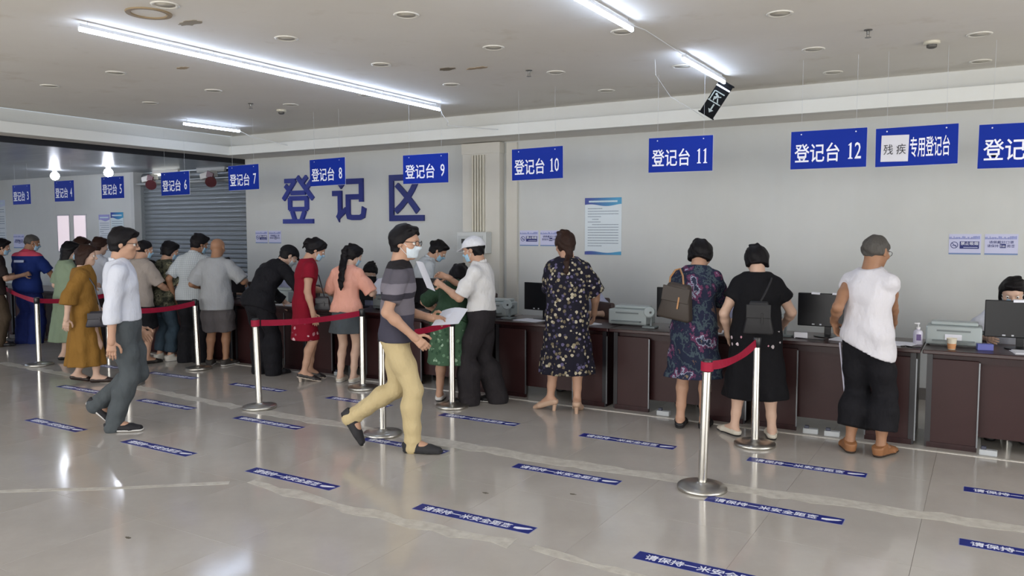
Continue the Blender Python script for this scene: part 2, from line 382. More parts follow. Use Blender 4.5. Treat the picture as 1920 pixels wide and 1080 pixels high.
# recessed downlights, one thing each (unlit)
DLR = plain('downlight_rim', '#d9d6cc', 0.45); DLG = plain('downlight_glass', '#bdb8ac', 0.5)
rim_m = B().lathe([(0.062, 0.0), (0.068, -0.004), (0.076, -0.008), (0.086, -0.006), (0.090, 0.0)], seg=24).mesh('rim', True)
gl_m = B().lathe([(0.0005, -0.003), (0.062, -0.003), (0.062, 0.0)], seg=24).mesh('lens', True)
DL = [(-4.66, 3.40, 'unlit ceiling downlight at the top edge beside the brown ring'), (-4.66, 4.45, 'unlit ceiling downlight just right of the long tube, second row'),
      (-3.46, 4.40, 'unlit ceiling downlight near the top edge, middle of picture'), (-3.46, 5.52, 'unlit ceiling downlight between long tube and right tube, middle'),
      (-4.66, 5.56, 'unlit ceiling downlight left of the peeled ceiling patch'), (-3.49, 6.66, 'unlit ceiling downlight right of the small sprinkler near sign ten'),
      (-4.68, 6.67, 'unlit ceiling downlight nearest the end of the long tube'), (-3.48, 7.78, 'unlit ceiling downlight by the cove, above sign ten'),
      (-1.26, 5.67, 'unlit ceiling downlight at top right, left of the sprinkler'), (-1.26, 6.90, 'unlit ceiling downlight between exit sign and smoke detector'),
      (-1.28, 7.98, 'unlit ceiling downlight by the cove, above sign twelve'), (-0.10, 7.02, 'unlit ceiling downlight far right, upper one'), (-0.10, 8.12, 'unlit ceiling downlight far right, lower one by the cove'),
      (-2.37, 5.58, 'unlit ceiling downlight under the tip of the right LED tube'), (-2.40, 7.0, 'unlit ceiling downlight beside the short right LED tube'),
      (-7.02, 4.58, 'unlit ceiling downlight left of the long tube, nearest'), (-8.22, 4.64, 'unlit ceiling downlight at far left near the ceiling edge'),
      (-7.02, 5.67, 'unlit ceiling downlight left of the long tube, middle'), (-8.30, 5.83, 'unlit ceiling downlight above the short corner tube'),
      (-7.02, 6.75, 'unlit ceiling downlight left of the long tube, farthest'), (-5.84, 6.72, 'unlit ceiling downlight between long tube and smoke detector')]
for x, y, lab in DL:
    e = empty('ceiling_downlight', (x, y, ZC), label=lab, cat='downlight', group='recessed ceiling downlights')
    mobj('rim', rim_m, DLR, e); mobj('lens', gl_m, DLG, e)
rm = B().lathe([(0.11, 0.0), (0.115, -0.008), (0.145, -0.009), (0.15, 0.0)], seg=28, cap=False).obj('ceiling_ring', plain('rust_ring', '#8d7a5c', 0.7), None, (-4.93, 3.47, ZC), smooth=True)
tag(rm, 'rusty brown empty lamp ring stuck on the ceiling', 'ceiling ring')
def patch(cx, cy, rx, ry, z, seed, up=-1, th=0.003):
    r = random.Random(seed); pts = []
    for k in range(22):
        a = 2 * PI * k / 22; q = 1 + r.uniform(-0.28, 0.22); pts.append((cx + rx * q * math.cos(a), cy + ry * q * math.sin(a), z))
    return B().poly(pts, (0, 0, up * th))
tag(patch(-4.90, 3.78, 0.11, 0.05, ZC, 3).obj('ceiling_patch', plain('peeled_paint', '#8e8471', 0.8)), 'peeled grey-brown patch on the ceiling beside the brown ring', 'patch')
tag(patch(-4.27, 6.02, 0.10, 0.05, ZC, 4).obj('ceiling_patch', plain('peeled_paint_dark', '#756a58', 0.8)), 'dark peeled hole in the middle of the ceiling', 'patch')
tag(patch(-4.02, 6.12, 0.11, 0.04, ZC, 5).obj('ceiling_patch', plain('stain_brown', '#a18f76', 0.8)), 'faint brown stain on the ceiling right of the peeled hole', 'patch')
tag(patch(-6.30, 4.76, 0.07, 0.04, ZC, 6).obj('ceiling_patch', MC['stain_brown']), 'small brown scuff on the ceiling left of the long tube', 'patch')
for x, y, lab in ((-3.66, 6.45, 'small ceiling sprinkler head above sign ten'), (-0.80, 6.45, 'small dark ceiling sprinkler head at upper right'), (-7.35, 6.45, 'small ceiling sprinkler head near the long tube, far left')):
    e = empty('sprinkler', (x, y, ZC), label=lab, cat='sprinkler', group='ceiling sprinklers')
    B().lathe([(0.03, 0), (0.03, -0.006), (0.012, -0.01), (0.010, -0.035)], seg=14).obj('escutcheon', plain('sprinkler_metal', '#6f6d68', 0.3, metal=0.8), e, smooth=True)
    B().lathe([(0.0005, -0.058), (0.022, -0.058), (0.022, -0.055), (0.0005, -0.055)], seg=14).obj('deflector', MC['sprinkler_metal'], e)
    B().box((0.009, 0, -0.045), (0.003, 0.004, 0.022)).box((-0.009, 0, -0.045), (0.003, 0.004, 0.022)).obj('yoke', MC['sprinkler_metal'], e)
for x, y, lab in ((-0.42, 7.10, 'round smoke detector on the ceiling above the disabled counter sign'), (-7.42, 6.98, 'round smoke detector on the ceiling left of the long tube')):
    e = empty('smoke_detector', (x, y, ZC), label=lab, cat='smoke detector', group='smoke detectors')
    B().lathe([(0.058, 0), (0.060, -0.018), (0.050, -0.024)], seg=20).obj('base', plain('detector_cream', '#c9c5b4', 0.45), e, smooth=True)
    B().lathe([(0.038, -0.024), (0.036, -0.045), (0.022, -0.052)], seg=20).obj('sensor', plain('detector_dark', '#4d4b46', 0.5), e, smooth=True)

# ------------------------------------------------------------------ hanging counter signs
BLUE = plain('sign_blue', '#0f2c92', 0.5, vary=0.05, spec=0.10); INK = plain('lettering_white', '#e6e9f4', 0.5, vary=0.01); NAVY = plain('print_navy', '#1f2a70', 0.6)
PAPER = plain('paper', '#dfe1ea', 0.7, vary=0.02); BLACK = MC['black_plastic']
def counter_sign(xc, zc, w, h, text, label, rz=0.0, y=7.3, tilt=0.0):
    e = empty('counter_sign', (xc, y, zc), rz, label=label, cat='sign', group='blue counter signs on strings')
    e.rotation_euler = (0, R(tilt), rz)
    B().box((0, 0, 0), (w, 0.012, h), bevel=0.002).obj('board', BLUE, e)
    B().box((0, 0.007, 0), (w + 0.006, 0.003, h + 0.006)).obj('edge', plain('sign_edge', '#c8cde0', 0.5), e)
    for s in (-1, 1):
        B().cyl((s * w * 0.36, 0, h / 2), (s * w * 0.36, 0, (ZC if xc > TX else 2.83) - zc), 0.0011, seg=5).obj('string', plain('nylon_line', '#b7bbc0', 0.4), e)
        B().cyl((s * w * 0.36, -0.009, h / 2 - 0.028), (s * w * 0.36, -0.004, h / 2 - 0.028), 0.006, seg=8).obj('eyelet', plain('eyelet_metal', '#b9bccb', 0.3, metal=0.6), e)
    if text:
        cn, num = text
        x0 = -w / 2 + w * 0.055; wc = w * (0.60 if len(num) > 1 else 0.66)
        mobj('lettering', text_mesh(cn, wc, h * 0.50, 0.010), INK, e, (x0 + wc / 2, -0.0065, -0.028), WALLROT)
        if num:
            wn = w * (0.19 if len(num) > 1 else 0.105)
            wd = wn / len(num)
            for q, dg in enumerate(num):
                dw = wd * (0.55 if dg == '1' else 0.86)
                if dg == '1':
                    hh = h * 0.42; ow = [(-0.5, 0), (0.5, 0), (0.5, 0.05), (0.20, 0.09), (0.20, 1.0), (0.06, 1.0), (-0.5, 0.86), (-0.5, 0.82), (-0.20, 0.84), (-0.20, 0.09), (-0.5, 0.05)]
                    B().poly([(x_ * wd * 0.62, y_ * hh - hh / 2, 0) for x_, y_ in ow], (0, 0, 0.002)).obj('numeral', INK, e, (w / 2 - w * 0.06 - wn + wd * (q + 0.5), -0.0065, -0.024), WALLROT); continue
                mobj('numeral', text_mesh(dg, dw, h * 0.42, 0.004), INK, e, (w / 2 - w * 0.06 - wn + wd * (q + 0.5), -0.0065, -0.024), WALLROT)
    return e
SIG = [('3', -13.90, 2.325, 0.57), ('4', -12.65, 2.35, 0.57), ('5', -11.37, 2.37, 0.56), ('6', -9.90, 2.385, 0.61), ('7', -8.49, 2.42, 0.58),
       ('8', -6.99, 2.435, 0.60), ('9', -5.49, 2.415, 0.615), ('10', -4.045, 2.41, 0.61), ('11', -2.505, 2.43, 0.612), ('12', -1.195, 2.41, 0.612)]
NUMW = dict(zip(('3', '4', '5', '6', '7', '8', '9', '10', '11', '12'), ('three', 'four', 'five', 'six', 'seven', 'eight', 'nine', 'ten', 'eleven', 'twelve')))
for n, x, z, w in SIG:
    counter_sign(x, z, w, 0.325, ('登记台', n), 'blue hanging sign with white lettering and the number ' + NUMW[n], tilt=random.uniform(-0.7, 0.7), rz=R(random.uniform(-3, 3)))
counter_sign(0.235, 2.365, 0.63, 0.34, ('登记台', ''), 'blue hanging registration sign cut off by the right picture edge', tilt=0.4)
ds = counter_sign(-0.52, 2.40, 0.60, 0.315, None, 'blue hanging sign with a white paper patch pasted over two characters', tilt=-0.5)
B().box((-0.155, -0.009, -0.012), (0.205, 0.003, 0.215), Matrix.Rotation(R(1.5), 3, 'Y')).obj('pasted_paper', plain('paper_patch', '#cfd0d8', 0.8, vary=0.03), ds)
mobj('lettering', text_mesh('残 疾', 0.165, 0.085, 0.0), plain('ink_black', '#2a2a30', 0.7), ds, (-0.155, -0.0108, -0.02), WALLROT)
mobj('lettering', text_mesh('专用登记台', 0.285, 0.165, 0.009), INK, ds, (0.10, -0.0065, -0.01), WALLROT)

# big cut-out characters on the wall
def big_char(ch, x, z, w, h, label, col):
    m = text_mesh(ch, w, h, 0.020, 0.03)
    o = mobj('wall_character', m, plain('character_' + col.strip('#'), col, 0.4), None, (x, W - 0.001, z), WALLROT)
    tag(o, label, 'lettering', 'big blue wall characters')
def stroke_char(strokes, x, z, w, h, label, col):
    """the first character, cut out stroke by stroke"""
    b = B(); th = 0.10
    for i_, ((x0, y0), (x1, y1)) in enumerate(strokes):
        d = Vector(((x1 - x0) * w, 0, (y1 - y0) * h)); u = d.normalized(); n = Vector((-u.z, 0, u.x)) * th * h * 0.5
        a, c = Vector((x0 * w - w / 2, 0, y0 * h - h / 2)) - u * 0.012, Vector((x1 * w - w / 2, 0, y1 * h - h / 2)) + u * 0.012
        b.poly([a - n, c - n, c + n, a + n], (0, -0.03 - 0.0007 * i_, 0))
    tag(b.obj('wall_character', plain('character_' + col.strip('#'), col, 0.4), None, (x, W - 0.001, z)), label, 'lettering', 'big blue wall characters')
stroke_char([((0.06, 0.93), (0.40, 0.93)), ((0.40, 0.93), (0.0, 0.53)), ((0.08, 0.82), (0.22, 0.70)), ((0.50, 1.0), (1.0, 0.53)), ((0.80, 1.0), (0.62, 0.85)), ((0.96, 0.90), (0.76, 0.72)), ((0.28, 0.66), (0.74, 0.66)),
             ((0.22, 0.54), (0.80, 0.54)), ((0.22, 0.30), (0.80, 0.30)), ((0.22, 0.54), (0.22, 0.30)), ((0.80, 0.54), (0.80, 0.30)), ((0.30, 0.24), (0.38, 0.06)), ((0.72, 0.24), (0.62, 0.06)), ((0.0, 0.03), (1.0, 0.03))],
            -9.22, 2.195, 0.62, 0.70, 'large faded blue cut-out character left on the wall', '#2c3890')
big_char('记', -8.17, 2.185, 0.66, 0.68, 'large blue cut-out character in the middle, below sign eight', '#1e2878')
big_char('区', -7.09, 2.185, 0.62, 0.66, 'large blue cut-out character on the right, below sign nine', '#1c2870')

# ------------------------------------------------------------------ notices and posters on the walls
LIL = plain('notice_lilac', '#c3c6e3', 0.6, vary=0.02); LIL2 = plain('notice_band', '#8f97c9', 0.6, vary=0.3, scale=30); STEEL = plain('notice_footer', '#6d86b4', 0.6)
def notice(kind, xc, zc, label, y=W, w=0.275, h=0.20):
    e = empty('wall_notice', (xc, y - 0.0015, zc), label=label, cat='notice', group='small lilac wall notices')
    B().box((0, 0, 0), (w, 0.003, h)).obj('sheet', LIL, e)
    # skyline band: little towers of different height
    r = random.Random(3); b = B()
    x = -w / 2
    while x < w / 2 - 0.012:
        ww = r.uniform(0.008, 0.02); hh = r.uniform(0.010, 0.032); b.box((x + ww / 2, -0.0022, h * 0.36 - 0.012 + hh / 2 - 0.01), (ww * 0.9, 0.0012, hh)); x += ww
    b.obj('skyline_print', LIL2, e)
    B().box((0, -0.0022, -h * 0.465), (w, 0.0012, h * 0.07)).obj('footer_band', STEEL, e)
    if kind == 'smoke':
        b = B()
        for k in range(24):
            a = 2 * PI * k / 24; b.box((-w * 0.33 + 0.030 * math.cos(a), -0.0022, -0.008 + 0.030 * math.sin(a)), (0.0085, 0.0012, 0.006), Matrix.Rotation(-a + PI / 2, 3, 'Y'))
        b.box((-w * 0.33, -0.0024, -0.008), (0.060, 0.0012, 0.006), Matrix.Rotation(R(45), 3, 'Y')).box((-w * 0.33, -0.0022, -0.012), (0.038, 0.0012, 0.006))
        b.obj('no_smoking_symbol', NAVY, e)
        B().box((w * 0.14, -0.0022, -0.008), (w * 0.60, 0.0012, h * 0.36)).obj('blue_panel', NAVY, e)
        mobj('lettering', text_mesh('禁止吸烟', w * 0.54, h * 0.17, 0.01, 0.001), INK, e, (w * 0.14, -0.0028, 0.008), WALLROT)
        B().box((w * 0.18, -0.003, -0.03), (w * 0.44, 0.0008, 0.006)).obj('print_line', LIL, e)
    else:
        mobj('lettering', text_mesh('请佩戴好口罩', w * 0.74, h * 0.14, 0.008, 0.001), NAVY, e, (0.0, -0.0016, 0.022), WALLROT)
        mobj('lettering', text_mesh('请保持', w * 0.34, h * 0.14, 0.008, 0.001), NAVY, e, (-w * 0.25, -0.0016, -0.014), WALLROT)
        B().box((w * 0.05, -0.0022, -0.014), (w * 0.18, 0.0012, h * 0.20)).obj('blue_panel', NAVY, e)
        mobj('lettering', text_mesh('1m', w * 0.13, h * 0.12, 0.008, 0.001), INK, e, (w * 0.05, -0.0028, -0.014), WALLROT)
        mobj('lettering', text_mesh('距离', w * 0.23, h * 0.14, 0.008, 0.001), NAVY, e, (w * 0.29, -0.0016, -0.014), WALLROT)
for x, z, where in ((-10.07, 1.62, 'left of the big characters'), (-5.10, 1.62, 'between pilaster and blue-topped poster'), (-0.18, 1.58, 'at far right')):
    notice('smoke', x, z, 'small lilac no-smoking notice on the wall ' + where)
    notice('mask', x + 0.305, z, 'small lilac wear-a-mask notice on the wall ' + where)
notice('mask', -17.98, 1.50, 'small lilac notice on the side bay wall beside the blue uniform', y=9.35, w=0.42, h=0.30)

def poster(xc, zc, w, h, label, y=W, head='#17559f', sheet='#c8d4dc', foot=True, lines=15):
    e = empty('wall_poster', (xc, y - 0.003, zc), label=label, cat='poster')
    B().box((0, 0, 0), (w, 0.006, h), bevel=0.001).obj('sheet', plain('poster_sheet_' + sheet.strip('#'), sheet, 0.35, vary=0.02), e)
    hm = NT('poster_head_' + head.strip('#')); g = hm.coord('Generated'); sx = hm.n('ShaderNodeSeparateXYZ'); hm.l(g, sx.inputs[0])
    hm.base(hm.ramp(sx.outputs[0], [(0.1, '#0e2f8c'), (0.9, '#2c8fbd')] if head == '#17559f' else [(0.0, head), (1.0, head)])); hm = hm.set(0.4)
    n = 14; top = [(-w / 2 + w * k / n, -0.0036, h * 0.5) for k in range(n + 1)]
    bot = [(-w / 2 + w * k / n, -0.0036, h * (0.37 + 0.018 * math.sin(2.2 * PI * k / n + 0.6))) for k in range(n, -1, -1)]
    B().poly(top + bot, (0, -0.0012, 0)).obj('header_band', hm, e)
    B().box((0, -0.0053, h * 0.435), (w * 0.78, 0.0008, h * 0.030)).obj('title_line', plain('poster_title', '#bcd2ea', 0.5, vary=0.5, scale=160), e)
    if foot:
        bot = [(-w / 2 + w * k / n, -0.0036, -h * 0.5) for k in range(n + 1)]
        top = [(-w / 2 + w * k / n, -0.0036, -h * (0.45 + 0.014 * math.sin(2.2 * PI * k / n + 3.6))) for k in range(n, -1, -1)]
        B().poly(bot + top, (0, -0.0012, 0)).obj('footer_band', hm, e)
    r = random.Random(int(abs(xc) * 100)); pm = plain('poster_text', '#8a97a5', 0.6, vary=0.5, scale=120)
    for k in range(lines):
        z = h * (0.31 - 0.70 * k / lines); short = r.random() < 0.28
        x0 = -w * 0.42 + (w * 0.12 if r.random() < 0.3 else 0); x1 = w * (-0.1 + r.uniform(-0.1, 0.15)) if short else w * 0.42
        B().box(((x0 + x1) / 2, -0.0034, z), (x1 - x0, 0.0008, h * 0.013)).obj('text_line', pm, e)
    return e
poster(-4.055, 1.77, 0.49, 0.70, 'tall white rules poster with blue wavy header above the floral dress')
poster(-14.44, 1.62, 0.40, 0.92, 'white poster with bright blue header on the side bay wall', y=9.346, sheet='#c4d3d8')
poster(-14.86, 1.60, 0.36, 0.88, 'white poster with lilac header left of the bright blue one', y=9.350, head='#8f8fc8', sheet='#cfd5dd', foot=False)
poster(-18.80, 1.85, 0.66, 1.10, 'large white poster at the far left picture edge', y=9.35, head='#b9c4dc', sheet='#cbd2d8', foot=False)
PINK = plain('lit_notice', '#e3d6de', 0.5, vary=0.05, scale=3, emit='#f0dfe6', estr=0.55)
for x, lab in ((-16.26, 'pinkish backlit notice panel on the side bay wall, left of two'), (-15.68, 'pinkish backlit notice panel on the side bay wall, right of two')):
    e = empty('light_panel', (x, 9.345, 1.67), label=lab, cat='light panel', group='backlit notice panels')
    B().box((0, 0, 0), (0.40, 0.02, 0.72)).obj('screen', PINK, e)
    B().box((0, 0.004, 0), (0.46, 0.02, 0.78)).obj('frame', plain('panel_frame', '#b7b9bd', 0.4), e)

# ------------------------------------------------------------------ crooked exit sign hanging by its wire
ex = empty('exit_sign', (-2.265, 7.62, 2.965), label='black exit sign box with running figure and arrow hanging crooked', cat='exit sign')
ex.rotation_euler = (R(4), R(-57), R(8))
EG = plain('exit_print', '#8e9793', 0.5); EB = plain('exit_black', '#0a0b0d', 0.7, spec=0.1)
B().box((0, 0, 0), (0.345, 0.03, 0.145), bevel=0.003).obj('case', EB, ex)
B().box((0.172, -0.004, 0), (0.012, 0.05, 0.165)).obj('end_cap', EB, ex)
B().box((-0.172, -0.004, 0), (0.012, 0.05, 0.165)).obj('end_cap', EB, ex)
B().box((0.118, -0.0165, 0), (0.016, 0.003, 0.145)).obj('bright_strip', plain('exit_strip', '#dfe6f5', 0.3), ex)
b = B(); b.box((-0.035, -0.0165, 0), (0.010, 0.003, 0.135)).box((0.065, -0.0165, 0.0), (0.010, 0.003, 0.10)).box((0.015, -0.0165, 0.055), (0.10, 0.003, 0.010)).obj('door_print', EG, ex)
b = B(); b.sph((0.040, -0.0165, 0.022), 0.012, 10, (1, 0.2, 1)).box((0.018, -0.0165, 0.008), (0.045, 0.003, 0.020), Matrix.Rotation(R(25), 3, 'Y')).box((-0.008, -0.0165, -0.02), (0.045, 0.003, 0.011), Matrix.Rotation(R(-30), 3, 'Y')).box((-0.004, -0.0165, 0.022), (0.040, 0.003, 0.010), Matrix.Rotation(R(-15), 3, 'Y')).box((0.028, -0.0165, -0.018), (0.032, 0.003, 0.009), Matrix.Rotation(R(60), 3, 'Y')).obj('running_figure', EG, ex)
b = B(); b.box((-0.078, -0.0165, -0.01), (0.055, 0.003, 0.014)); b.poly([(-0.105, -0.018, -0.038), (-0.105, -0.018, 0.018), (-0.138, -0.018, -0.01)], (0, 0.003, 0)); b.obj('arrow', EG, ex)
_up = ex.rotation_euler.to_matrix().inverted() @ Vector((0, 0, 1)); _a = Vector((0.168, 0, 0.05)); _h = ZC - ex.location.z - (ex.rotation_euler.to_matrix() @ _a).z
B().cyl(_a, _a + _up * _h, 0.0018, seg=6).obj('wire', MC['thin_wire'], ex)
# ================================================================== floor stickers, tape, stanchions
def stripe(pts_a, pts_b, z=0.0012): return [(x, y, 0.0002) for x, y in pts_a] + [(x, y, 0.0002) for x, y in reversed(pts_b)]
SB = plain('sticker_blue', '#19267a', 0.35, spec=0.2, vary=0.06, scale=10)
st_board = B().box((0, 0, 0.0006), (0.815, 0.105, 0.0012)).mesh('film'); st_board.materials.append(SB)
st_text = text_mesh('请保持一米安全距离', 0.62, 0.066, 0.012, 0.0007); st_text.materials.append(INK)
st_edge = B().box((0, 0, 0.0003), (0.823, 0.113, 0.0006)).mesh('edge'); st_edge.materials.append(plain('sticker_edge', '#8e93b8', 0.4))
def foot_outline(dx, dy, s):
    return [(dx + s * x, dy + s * y, 0.0013) for x, y in ((-1.3, -0.5), (-0.5, -0.62), (0.3, -0.35), (1.2, 0.0), (1.75, 0.45), (1.2, 0.62), (0.2, 0.40), (-0.6, 0.30), (-1.35, 0.10))]
st_foot = B().poly(foot_outline(0.0, 0.0, 0.036), (0, 0, 0.0007)).mesh('footprint'); st_foot.materials.append(INK)
rows = {3.865: 'nearest row', 4.92: 'middle row', 5.97: 'row by the counters'}
ordn = ['leftmost', 'second from left', 'third from left', 'fourth from left', 'fifth from left', 'sixth from left', 'seventh from left', 'eighth from left']
for y, rn in rows.items():
    xs = {3.865: [-7.42, -5.98, -4.48, -2.98, -1.53], 4.92: [-8.75, -7.33, -5.87, -4.35, -2.90, -1.48, -0.07], 5.97: [-10.1, -8.66, -7.22, -5.77, -4.32, -2.87, -1.48, -0.07]}[y]
    for k, x in enumerate(xs):
        e = empty('floor_sticker', (x + 0.41, y + random.uniform(-0.02, 0.02), 0.0), R(random.uniform(-0.8, 1.2)), label='blue keep-one-metre floor sticker, %s in the %s' % (ordn[k], rn), cat='floor sticker', group='blue distance stickers on the floor')
        mobj('film', st_board, None, e); mobj('edge', st_edge, None, e)
        mobj('lettering', st_text, None, e, (-0.045, 0, 0.0012)); mobj('footprint', st_foot, None, e, (0.335, 0, 0))
        e.location.z = 0.0004
def tape_mat(name, c):
    t = NT(name); co = t.coord(); v = t.noise(co, 14, 4, 0.6)
    t.base(t.ramp(v, [(0.35, c[0]), (0.6, c[1])])); return t.set(0.35, 0, 0.4)
TAPE = tape_mat('tape_residue', ('#b5b0a6', '#cbc7bd'))
def tape(path, width, name, label, seed, jit=0.35):
    r = random.Random(seed); P = [Vector((x, y, 0)) for x, y in path]; L = []; Q = []
    for a, b in zip(P[:-1], P[1:]):
        n = max(2, int((b - a).length / 0.12)); d = (b - a).normalized(); s = Vector((-d.y, d.x, 0))
        for k in range(n):
            p = a.lerp(b, k / n); L.append(p + s * width * (0.5 + r.uniform(-jit, jit) * 0.5)); Q.append(p - s * width * (0.5 + r.uniform(-jit, jit) * 0.5))
    b = B(); va = [b.bm.verts.new((p.x, p.y, 0.0009)) for p in L]; vb = [b.bm.verts.new((p.x, p.y, 0.0009)) for p in Q]
    va0 = [b.bm.verts.new((p.x, p.y, 0.0001)) for p in L]; vb0 = [b.bm.verts.new((p.x, p.y, 0.0001)) for p in Q]
    for k in range(len(L) - 1):
        b.bm.faces.new((va[k], vb[k], vb[k + 1], va[k + 1])); b.bm.faces.new((va0[k], va[k], va[k + 1], va0[k + 1])); b.bm.faces.new((vb[k], vb0[k], vb0[k + 1], vb[k + 1]))
    bmesh.ops.recalc_face_normals(b.bm, faces=b.bm.faces)
    tag(b.obj(name, TAPE), label, 'floor tape')
tape([(-11.0, 5.42), (-8.15, 5.32), (-6.05, 5.18)], 0.13, 'floor_tape', 'pale worn tape line crossing the floor behind the walking man at left', 1)
tape([(-6.0, 5.17), (-4.4, 5.17), (-2.9, 5.15), (-1.5, 5.20), (0.2, 5.33), (1.2, 5.40)], 0.15, 'floor_tape', 'pale worn tape line crossing the floor through the stanchion bases', 2)
tape([(-5.9, 2.40), (-5.5, 2.68), (-4.88, 3.13), (-4.26, 3.66)], 0.055, 'floor_tape', 'thin pale tape line slanting in from the left edge of the floor', 3)
tape([(-4.26, 3.66), (-3.56, 3.61), (-2.53, 3.60), (-2.05, 3.66)], 0.10, 'floor_tape', 'pale scuffed tape line below the nearest stickers', 4, 0.6)
tape([(-2.05, 3.66), (-1.44, 3.60), (-0.9, 3.60)], 0.05, 'floor_tape', 'faint end of the scuffed tape line at the bottom edge', 5, 0.7)
tag(B().box((-5.2, 6.90, 0.002), (13.4, 0.035, 0.004)).obj('floor_strip', plain('strip_white', '#cfccc4', 0.4)), 'narrow white strip on the floor along the foot of the counters', 'floor strip')
for x, y, lab, s in ((-2.75, 4.28, 'small dark fleck on the floor above the nearest sticker', 1), (-2.25, 4.55, 'tiny dark fleck on the floor below the middle stickers', 2), (-4.05, 2.62, 'small dark scuff on the floor at lower left', 3)):
    tag(patch(x, y, 0.022, 0.010, 0.0002, s, 1, 0.0012).obj('floor_fleck', plain('fleck_dark', '#5a5347', 0.7)), lab, 'fleck')

STEEL_P = metal('polished_steel', '#cccac4', 0.16); BELT = NT('belt_red'); _c = BELT.coord(); BELT.base(BELT.mix(BELT.noise(_c, 40), '#8e1030', '#a3173a')); BELT = BELT.set(0.6, 0, 0.3)
pole_m = B().lathe([(0.030, 0.02), (0.030, 0.80)], seg=20).mesh('pole', True, 40)
base_m = B().lathe([(0.158, 0.0), (0.163, 0.008), (0.163, 0.020), (0.156, 0.028), (0.100, 0.034), (0.045, 0.040), (0.036, 0.050), (0.031, 0.054)], seg=36).mesh('base', True, 50)
head_m = B().lathe([(0.030, 0.79), (0.034, 0.795), (0.034, 0.86), (0.030, 0.870), (0.012, 0.874)], seg=20).mesh('cassette', True, 40)
PO = {'a2': (-13.1, 5.3), 'a': (-13.05, 6.55), 'b': (-10.34, 5.56), 'c': (-10.42, 6.55), 'd': (-8.16, 5.35), 'e': (-8.36, 6.42), 'f': (-5.99, 5.28), 'g': (-5.77, 6.52), 'h': (-4.30, 5.10), 'i': (-4.41, 6.27), 'j': (-1.56, 5.08), 'k': (-1.53, 6.36)}
PLAB = {'a2': 'steel queue post outside the left picture edge', 'a': 'steel queue post at the left picture edge before the blue uniform', 'b': 'steel queue post left of the mustard dress', 'c': 'steel queue post hidden behind the mustard dress', 'd': 'steel queue post behind the walking man in white shirt',
        'e': 'steel queue post before the bald man in grey shirt', 'f': 'steel queue post before the man in black cap', 'g': 'steel queue post right of the woman in pink', 'h': 'steel queue post behind the striped-shirt man', 'i': 'steel queue post before the woman bending in green',
        'j': 'nearest steel queue post at right with red belt wrapped on top', 'k': 'steel queue post before the woman in black dress'}
pole_e = {}
for k, (x, y) in PO.items():
    e = empty('queue_post', (x, y, 0), random.uniform(0, 6), label=PLAB[k], cat='queue post', group='steel queue posts'); pole_e[k] = e
    lean = {'f': (R(0.6), R(-1.5)), 'e': (R(0.5), R(-2.0)), 'j': (R(0.5), R(1.6))}.get(k, (0, 0)); e.rotation_euler = (lean[0], lean[1], 0)
    mobj('base', base_m, metal('brushed_steel', '#b9b7b1', 0.34), e); mobj('pole', pole_m, STEEL_P, e)
    mobj('cassette', head_m, BLACK if k not in 'jf' else STEEL_P, e)
    if k in 'jf':
        B().lathe([(0.036, 0.795), (0.041, 0.797), (0.041, 0.855), (0.036, 0.857)], seg=20).obj('belt_wrap', BELT, e, smooth=True)
def belt(a, b, sag, label):
    A, Bp = Vector((*PO[a], 0.825)), Vector((*PO[b], 0.825)); d = (Bp - A).normalized(); A = A + d * 0.036; Bp = Bp - d * 0.036
    s = Vector((-d.y, d.x, 0)); bb = B(); n = 14; rings = []
    for k in range(n + 1):
        t = k / n; p = A.lerp(Bp, t) - Vector((0, 0, sag * 4 * t * (1 - t))); tw = s * 0.006 * math.sin(t * 9)
        rings.append([bb.bm.verts.new(p + v) for v in (s * 0.0015 + tw + Vector((0, 0, 0.029)), -s * 0.0015 + tw + Vector((0, 0, 0.029)), -s * 0.0015 - tw - Vector((0, 0, 0.029)), s * 0.0015 - tw - Vector((0, 0, 0.029)))])
    for Aq, Bq in zip(rings[:-1], rings[1:]):
        for k in range(4): bb.bm.faces.new((Aq[k], Aq[(k + 1) % 4], Bq[(k + 1) % 4], Bq[k]))
    bb.bm.faces.new(rings[0]); bb.bm.faces.new(list(reversed(rings[-1]))); bmesh.ops.recalc_face_normals(bb.bm, faces=bb.bm.faces)
    tag(bb.obj('queue_belt', BELT), label, 'belt', 'red queue belts')
belt('a2', 'a', 0.02, 'red queue belt running out of the picture at far left')
belt('a', 'b', 0.02, 'red queue belt crossing before the blue uniform')
belt('b', 'c', 0.03, 'red queue belt before the green dress')
belt('d', 'e', 0.03, 'red queue belt between white-shirt walker and bald man')
belt('f', 'g', 0.025, 'red queue belt crossing before the red dress')
belt('h', 'i', 0.02, 'short red queue belt beside the striped-shirt man')
belt('j', 'k', 0.05, 'red queue belt between the two nearest posts at right')

